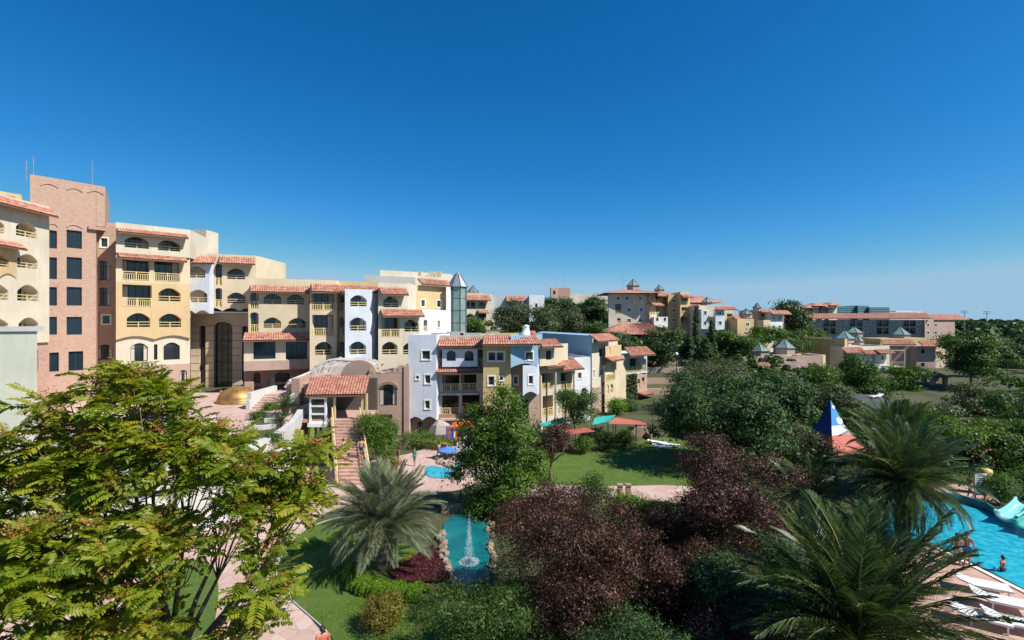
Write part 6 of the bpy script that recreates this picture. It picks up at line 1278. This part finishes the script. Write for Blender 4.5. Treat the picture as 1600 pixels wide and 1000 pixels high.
    st = G(1000, 683, 0); m = MB(); m.box(st.x-1.3, st.y, -.1, st.x+.9, st.y+.35, 1.1); m.box(st.x+.7, st.y-1.6, -.1, st.x+.95, st.y, .6); solo(m, 'garden_wall', 'pinkwall', 'low pink wall at the corner of the middle lawn under the red awning', 'wall')
    m = MB(); p = G(994, 690, 0); m.tube([p, p+Vector((0, 0, 1.6))], .05, 6); m.lathe((p.x, p.y, 1.55), [(.05, 0), (.13, .05), (.13, .3), (.02, .4)], 8); solo(m, 'garden_lamp', 'blackmetal', 'dark slender garden lamp at the corner of the middle lawn', 'lamp')
    m = MB(); p = G(936, 703, 0); m.tube([p, p+Vector((0, 0, 1.9))], .05, 6); m.lathe((p.x, p.y, 1.85), [(.05, 0), (.13, .05), (.13, .3), (.02, .4)], 8); solo(m, 'garden_lamp', 'blackmetal', 'dark slender garden lamp among the bushes behind the middle lawn', 'lamp')
    lounger('far white lounger lying on the middle lawn', G(1026, 694, .02), 2.6, back=.1, h=.2); lounger('near white lounger lying on the middle lawn', G(1034, 701, .02), 2.55, back=.1, h=.2); lounger('white lounger nearest the big tree on the middle lawn', G(1046, 698, .02), 2.65, back=.1, h=.2)
    # footbridge posts
    p = G(974, 782, .03); r = thing('bridge_post', 'reddish brick gate posts with iron rails beside the footpath', 'post', p)
    for dx in (-.25, .35): m = MB(); m.box(p.x+dx-.16, p.y-.16, -.02, p.x+dx+.16, p.y+.16, 1.1); m.box(p.x+dx-.2, p.y-.2, 1.1, p.x+dx+.2, p.y+.2, 1.22); m.build('pillar', 'brickdark', r)
    fence('fence', 'short brown railing along the footpath', G(872, 793, 0), G(968, 784, 0), .9, .2, 'wood')
    # pool loungers
    for (x, y, rz, lb) in ((1535, 925, -.5, 'white lounger on the pool deck beside the palm frond, second row'), (1562, 950, -.55, 'white lounger in the bottom right corner of the pool deck'), (1585, 985, -.5, 'white lounger cut by the bottom right corner'), (1530, 975, -.6, 'white lounger hidden under the lowest palm fronds')): lounger(lb, G(x, y, .05), rz+math.pi, 2.0, .85, .35)
    for k, (x, y, lb) in enumerate(((-25.5, 35.5, 'lounger on the hotel terrace behind the left tree, nearest the curved edge'), (-27.6, 36.2, 'lounger on the hotel terrace behind the left tree, middle one'), (-29.8, 36.8, 'lounger on the hotel terrace behind the left tree, farthest one'))): lounger(lb, (x, y, 4.2), 1.9, group='terrace loungers')
    parasol('blue parasol on the hotel terrace glimpsed through the left tree', (-26.6, 37.5, 4.2), 2.3, 1.3, 'tentsky'); parasol('pale parasol on the hotel terrace glimpsed through the left tree', (-31, 38.2, 4.2), 2.3, 1.3, 'whitepaint')
    # slides
    for (x, y, rz, lb, m) in ((1572, 822, 2.9, 'pale aqua slide end with open chute at the pool edge', 'aqua'), (1602, 838, 3.0, 'darker slide tube mouth at the right edge of the pool', 'teal')):
        c = G(x, y, .02); r = thing('water_slide', lb, 'water slide', c); s = MB(); ca, sa = math.cos(.45), math.sin(.45); n = 12; rows = []
        for j in range(9):
            t = j/8; px_, pz = 2.6*t, .12+.5*t*t; w_ = .52; row = []
            for i in range(n+1): a = math.pi*(1.08*i/n-.04); row.append((-w_*math.cos(a), -w_*.85*math.sin(a)+.85))
            rows.append([(c.x+px_*ca-y_*sa, c.y+px_*sa+y_*ca, .02+pz-.2+z_) for y_, z_ in row])
        for rw in rows: s.v += rw
        for j in range(8):
            for i in range(n): s.f.append((j*(n+1)+i, j*(n+1)+i+1, (j+1)*(n+1)+i+1, (j+1)*(n+1)+i))
        o = s.build('chute', m, r, True); so_ = o.modifiers.new('thickness', 'SOLIDIFY'); so_.thickness = .12
        e = MB(); e.tube([Vector(p)+Vector((0, 0, .03)) for p in rows[0]], .09, 6); e.build('rim', 'whitepaint' if m == 'aqua' else 'teal', r)
        sp = MB()
        for t in (.55, .95): x_, z_ = 2.6*t, .12+.5*t*t; sp.tube([(c.x+x_*ca, c.y+x_*sa, -.1), (c.x+x_*ca, c.y+x_*sa, z_)], .09, 6)
        sp.build('support', 'whitepaint', r)
    # sign board, bin, life ring
    c = G(1533, 783, .04); r = thing('pool_sign', 'white notice board with grey lines on a post by the pool', 'sign', c); MB().box(c.x-.42, c.y, .45, c.x+.42, c.y+.06, 2.0).build('board', 'whitepaint', r); ln = MB()
    for k in range(9): ln.box(c.x-.34, c.y-.012, .62+k*.15, c.x+.34-.12*(k % 3), c.y-.004, .66+k*.15)
    ln.build('text_lines', 'metal', r); MB().box(c.x-.38, c.y+.07, -.02, c.x-.3, c.y+.13, 1.9).box(c.x+.3, c.y+.07, -.02, c.x+.38, c.y+.13, 1.9).build('post', 'metal', r)
    c = G(1540, 772, 0); r = thing('yellow_barrel', 'yellow rounded bin on a stand behind the white sign', 'bin', c); MB().lathe((c.x, c.y, .9), [(.1, 0), (.4, .1), (.46, .5), (.4, .95), (.1, 1.05)], 12).build('body', 'yellowpaint', r, True); MB().lathe((c.x, c.y, 0), [(.3, 0), (.3, .06), (.08, .1), (.08, .95)], 8).build('stand', 'blackmetal', r)
    c = PX(1541, 719, 44); r = thing('life_ring', 'white life ring hanging on a post by the wooden frame', 'life ring', Vector((c.x, c.y, 0))); m = MB(); R_, q = .38, .09
    ring = [(c.x+R_*math.cos(a), c.y, c.z+R_*math.sin(a)) for a in np.linspace(0, 2*math.pi, 17)]; m.tube(ring, q, 7, False); m.build('ring', 'whitepaint', r, True); MB().tube([(c.x, c.y+.14, 0), (c.x, c.y+.14, c.z+.5)], .05, 6).build('post', 'wood', r)
    c = PX(1560, 735, 43); r = thing('climbing_frame', 'dark wooden arch frame under the trees right of the life ring', 'play frame', Vector((c.x, c.y, 0))); m = MB()
    for dy in (0, 1.2): m.tube([(c.x-1.6+3.2*k/10, c.y+dy, .1+2.0*math.sin(math.pi*(.25+.75*k/10))) for k in range(11)], .09, 6)
    m.build('arch_beam', 'wood', r)
    for k in range(9): x = c.x-1.5+.37*k; MB().box(x, c.y+.02, .1+2.0*math.sin(math.pi*(.25+.75*(x-c.x+1.6)/3.2))-.06, x+.1, c.y+1.18, .1+2.0*math.sin(math.pi*(.25+.75*(x-c.x+1.6)/3.2))).build('plank', 'wood', r)
    MB().tube([(c.x-1.55, c.y+.6, 0), (c.x-1.55, c.y+.6, 1.5)], .08, 6).build('post', 'wood', r)
    # slate roofed hut on the far lawn
    c = G(1385, 664, 0); r = thing('slate_hut', 'low hut with dark grey roof at the edge of the far lawn', 'hut', c); m = MB(); Wd, Hh = 26/F0*c.y, 2.0
    m.box(c.x-Wd*.85, c.y, -.1, c.x+Wd*.85, c.y+4, Hh); m.build('wall', 'wood', r); A, B = (c.x-Wd, c.y+4.5, 3.0), (c.x+Wd*.9, c.y+4.5, 3.0); C, D_ = (c.x+Wd, c.y-.6, Hh), (c.x-Wd*.9, c.y-.6, Hh)
    MB().hexa([D_, C, B, A]+[(p[0], p[1], p[2]+.12) for p in (D_, C, B, A)]).build('roof', 'slate', r)
    lounger('tilted white lounger on top of the slate hut roof', (c.x+1.0, c.y+3.2, 2.85), .3, back=.4, h=.2)
    # tennis fence
    fence('fence', 'tall dark green tennis court fence at the right edge', G(1535, 603, 0), G(1720, 598, 0), 5.0, .5, 'greenmesh', 6)
    # globe lamp etc. on the slope
    c = PX(1057, 553, 95); zz = gzf(c.x, 95); m = MB(); m.tube([(c.x, 95, zz), (c.x, 95, c.z)], .07, 6); r = thing('globe_lamp', 'white globe lamp on the slope below the cypresses', 'lamp', (c.x, 95, zz)); m.build('post', 'blackmetal', r); MB().lathe((c.x, 95, c.z), [(.02, -.3)]+[(.32*math.cos(a), .32*math.sin(a)) for a in np.linspace(-1.3, 1.3, 7)]+[(.02, .32)], 10).build('globe', 'whitepaint', r, True)

# ------------------------------------------------------------------ people
def capsule(mb, p0, p1, r0, r1, n=8):
    p0, p1 = Vector(p0), Vector(p1); d = (p1-p0); d = d.normalized() if d.length > 1e-6 else Vector((0, 0, 1)); pts = []; rad = []
    for a in (-80, -45, 0): w = math.radians(a); pts.append(p0+d*r0*math.sin(w)); rad.append(r0*math.cos(w))
    for a in (0, 45, 80): w = math.radians(a); pts.append(p1+d*r1*math.sin(w)); rad.append(r1*math.cos(w))
    mb.tube(pts, rad, n)
def person(label, loc, face, skin, wear, weartop=None, pose='stand', H=1.72, hair='hair', longhair=False, lean=0.0, sink=0.0):
    r = thing('person', label, 'person', loc); k = H/1.72; base = Vector(loc); cf, sf = math.cos(face), math.sin(face)
    def T(x, y, z): return base+Vector((x*cf-y*sf, x*sf+y*cf, z-sink))*1.0 if k == 1 else base+Vector(((x*cf-y*sf)*k, (x*sf+y*cf)*k, z*k-sink))
    # local: +x right, +y forward
    hz = .93; ly = lean
    J = {'pel': (0, 0, hz), 'wst': (0, .01+ly*.3, 1.08), 'chs': (0, ly, 1.28), 'nck': (0, .01+ly*1.25, 1.46), 'hd': (0, .03+ly*1.4, 1.60)}
    st = {'stand': (.03, -.03), 'walk': (.24, -.2), 'stairs': (.28, -.12), 'sit': (.0, .0)}[pose]
    b = MB(); w_ = MB(); tp = MB(); c = lambda m, a, e, r0, r1: capsule(m, T(*a), T(*e), r0*k, r1*k)
    for m, g in ((b, 0), (w_, .016)):
        c(m, (-.07, 0, hz), (.07, 0, hz), .115+g, .115+g)
        if m is b: c(m, (0, 0, hz), J['wst'], .12, .115)
    for m, g in ((b, 0),)+(((tp, .014),) if weartop else ()):
        c(m, J['wst'], J['chs'], .115+g, .135+g); c(m, (-.10, ly, 1.31), (.10, ly, 1.31), .105+g, .105+g)
    c(b, (-.15, ly, 1.39), (.15, ly, 1.39), .055, .055); c(b, J['chs'], J['nck'], .07, .052); c(b, J['nck'], J['hd'], .05, .055)
    hd = T(*J['hd']); c(b, (0, .03+ly*1.4, 1.585), (0, .015+ly*1.4, 1.635), .078, .088); c(b, (0, .085+ly*1.4, 1.56), (0, .075+ly*1.4, 1.54), .035, .032)
    c(b, (0, .115+ly*1.4, 1.60), (0, .125+ly*1.4, 1.585), .012, .016)
    for s in (-1, 1): c(b, (s*.088, .015+ly*1.4, 1.58), (s*.09, .005+ly*1.4, 1.605), .014, .016)
    for i, s in enumerate((-1, 1)):
        f = st[i]; lift = .17 if (pose == 'stairs' and i == 0) else (.05 if pose == 'walk' and i == 1 else 0)
        kn = (s*.095, f*.62+.03, .50+lift*.7); an = (s*.095, f-(.12 if lift and pose == 'walk' else .02), .085+lift); hp = (s*.09, 0, hz-.03)
        if pose == 'sit': kn = (s*.12, .40, .92); an = (s*.12, .45, .50)
        c(b, hp, kn, .088, .058); c(b, kn, (kn[0]*.45+an[0]*.55, kn[1]*.45+an[1]*.55-.02, kn[2]*.55+an[2]*.45), .056, .054); c(b, kn, an, .052, .036)
        c(b, an, (an[0]+s*.02, an[1]+.15, an[2]-.055), .038, .03); c(b, an, (an[0], an[1]-.04, an[2]-.05), .036, .034)
        c(w_, hp, tuple(hp[q]*.5+kn[q]*.5 for q in range(3)) if weartop != 'dress' else tuple(hp[q]*.3+kn[q]*.7 for q in range(3)), .104, .088)
        sh = (s*.185, ly, 1.38); el = (s*.26, ly-.03-f*.35, 1.12); wr = (s*.25, ly+.1-f*.5, .90)
        if pose == 'sit': el = (s*.25, ly+.08, 1.13); wr = (s*.14, ly+.28, 1.0)
        if pose == 'stand' and i == 1 and sink: el = (s*.33, ly+.12, 1.2); wr = (s*.46, ly+.3, 1.14)
        c(b, sh, el, .05, .04); c(b, el, wr, .039, .027); dv = Vector(wr)-Vector(el); dv.normalize(); pm = Vector(wr)+dv*.085
        c(b, wr, tuple(pm), .028, .034)
        side = Vector((0, 1, 0)); 
        for q, (o_, ln) in enumerate(((-.026, .062), (-.009, .078), (.009, .072), (.025, .056))):
            p = pm+side*o_; m_ = p+dv*ln*.55+Vector((-s*.006, 0, 0)); e = m_+dv*ln*.45+Vector((-s*.02, 0, 0)); c(b, tuple(p), tuple(m_), .0105, .01); c(b, tuple(m_), tuple(e), .01, .009)
        th = Vector(wr)+dv*.03+side*.03; c(b, tuple(th), tuple(th+dv*.04+side*.03), .013, .011); c(b, tuple(th+dv*.04+side*.03), tuple(th+dv*.075+side*.034), .011, .009)
        if weartop: c(tp, sh, tuple(sh[q]*.5+el[q]*.5 for q in range(3)), .062, .058)
    def fin(m, nm, mt, vox):
        o = m.build(nm, mt, r, True); md = o.modifiers.new('skin', 'REMESH'); md.mode = 'VOXEL'; md.voxel_size = vox; md.use_smooth_shade = True; s_ = o.modifiers.new('soft', 'SMOOTH'); s_.factor = .5; s_.iterations = 2
    fin(b, 'body', skin, .012*k); fin(w_, 'shorts' if weartop != 'dress' else 'skirt', wear, .018)
    if weartop: fin(tp, 'top', wear if weartop == 'dress' else weartop, .018)
    h = MB(); y0 = .0+ly*1.4; c(h, (0, y0-.0, 1.66), (0, y0-.015, 1.645), .098, .095); c(h, (0, y0-.035, 1.62), (0, y0-.05, 1.55 if not longhair else 1.38), .09, .07 if not longhair else .06)
    for s in (-1, 1): c(h, (s*.06, y0-.02, 1.64), (s*.07, y0-.025, 1.58), .05, .03)
    fin(h, 'hair', hair, .016)
    return r
def people():
    def stair(px, t):   # a point on the staircase
        b0 = G(554, 758, 0); t0 = PX(541, 652, 48); n = 19; k = int(t*n); x = b0.x+(t0.x-b0.x)*k/n; y = b0.y+(47.9-b0.y)*(k+.5)/n; z = 3.7*(k+1)/n
        return Vector((x+px, y, z))
    person('person in green swim shorts climbing the stairs, left of the pair', stair(-.75, .33), .25, 'skin', 'teal', None, 'stairs', 1.7)
    person('person in dark swim trunks climbing the stairs, right of the pair', stair(.75, .36), .15, 'skin', 'navy', None, 'stairs', 1.78)
    person('person in teal swimwear, right of the two behind the silvery palm', G(648, 728, .01), 2.6, 'skin', 'teal', 'teal', 'stand', 1.6, longhair=True)
    person('dark-haired person in purple swimwear, left of the two behind the silvery palm', G(622, 727, .01), 2.2, 'tanskin', 'purple', None, 'stand', 1.65)
    person('person in a dark red top beside the small pools', G(686, 717, .01), 1.2, 'tanskin', 'navy', 'mauve', 'walk', 1.6)
    person('person in a pink top at the bottom edge on the curved path', Vector((-6.98, 18.85, .015)), .6, 'skin', 'navy', 'redcloth', 'walk', 1.72)
    person('tanned person in patterned swimwear at the pool edge, left of the pair', G(1496, 883, .05), -.4, 'tanskin', 'brickdark', None, 'stand', 1.68, longhair=True)
    person('tanned person in blue shorts at the pool edge with a green towel', G(1511, 884, .05), -.9, 'tanskin', 'bluecloth', None, 'stand', 1.78)
    person('child standing waist-deep in the large pool with one arm out', G(1567, 893, .02), .3, 'tanskin', 'navy', None, 'stand', 1.45, sink=.62)
    person('person in a red top and white shorts walking past the white sign', G(1516, 778, .04), 1.4, 'tanskin', 'whitepaint', 'redcloth', 'walk', 1.7)
    c = G(1511, 884, .05); t = thing('towel', 'green towel hanging beside the person at the pool edge', 'towel', c+Vector((.42, -.05, .42))); m = MB(); b = c+Vector((.42, -.05, .0))
    for i in range(5): m.quad(b+Vector((.07*i-.1, .05*(i % 2), .45)), b+Vector((.07*i-.03, .05*((i+1) % 2), .45)), b+Vector((.05*i-.06, .02, 1.0)), b+Vector((.05*i-.1, .02, 1.0)))
    m.build('cloth', 'teal', t)
villas(); background(); garden(); terrace(); left_tree(); plants(); objects(); people()
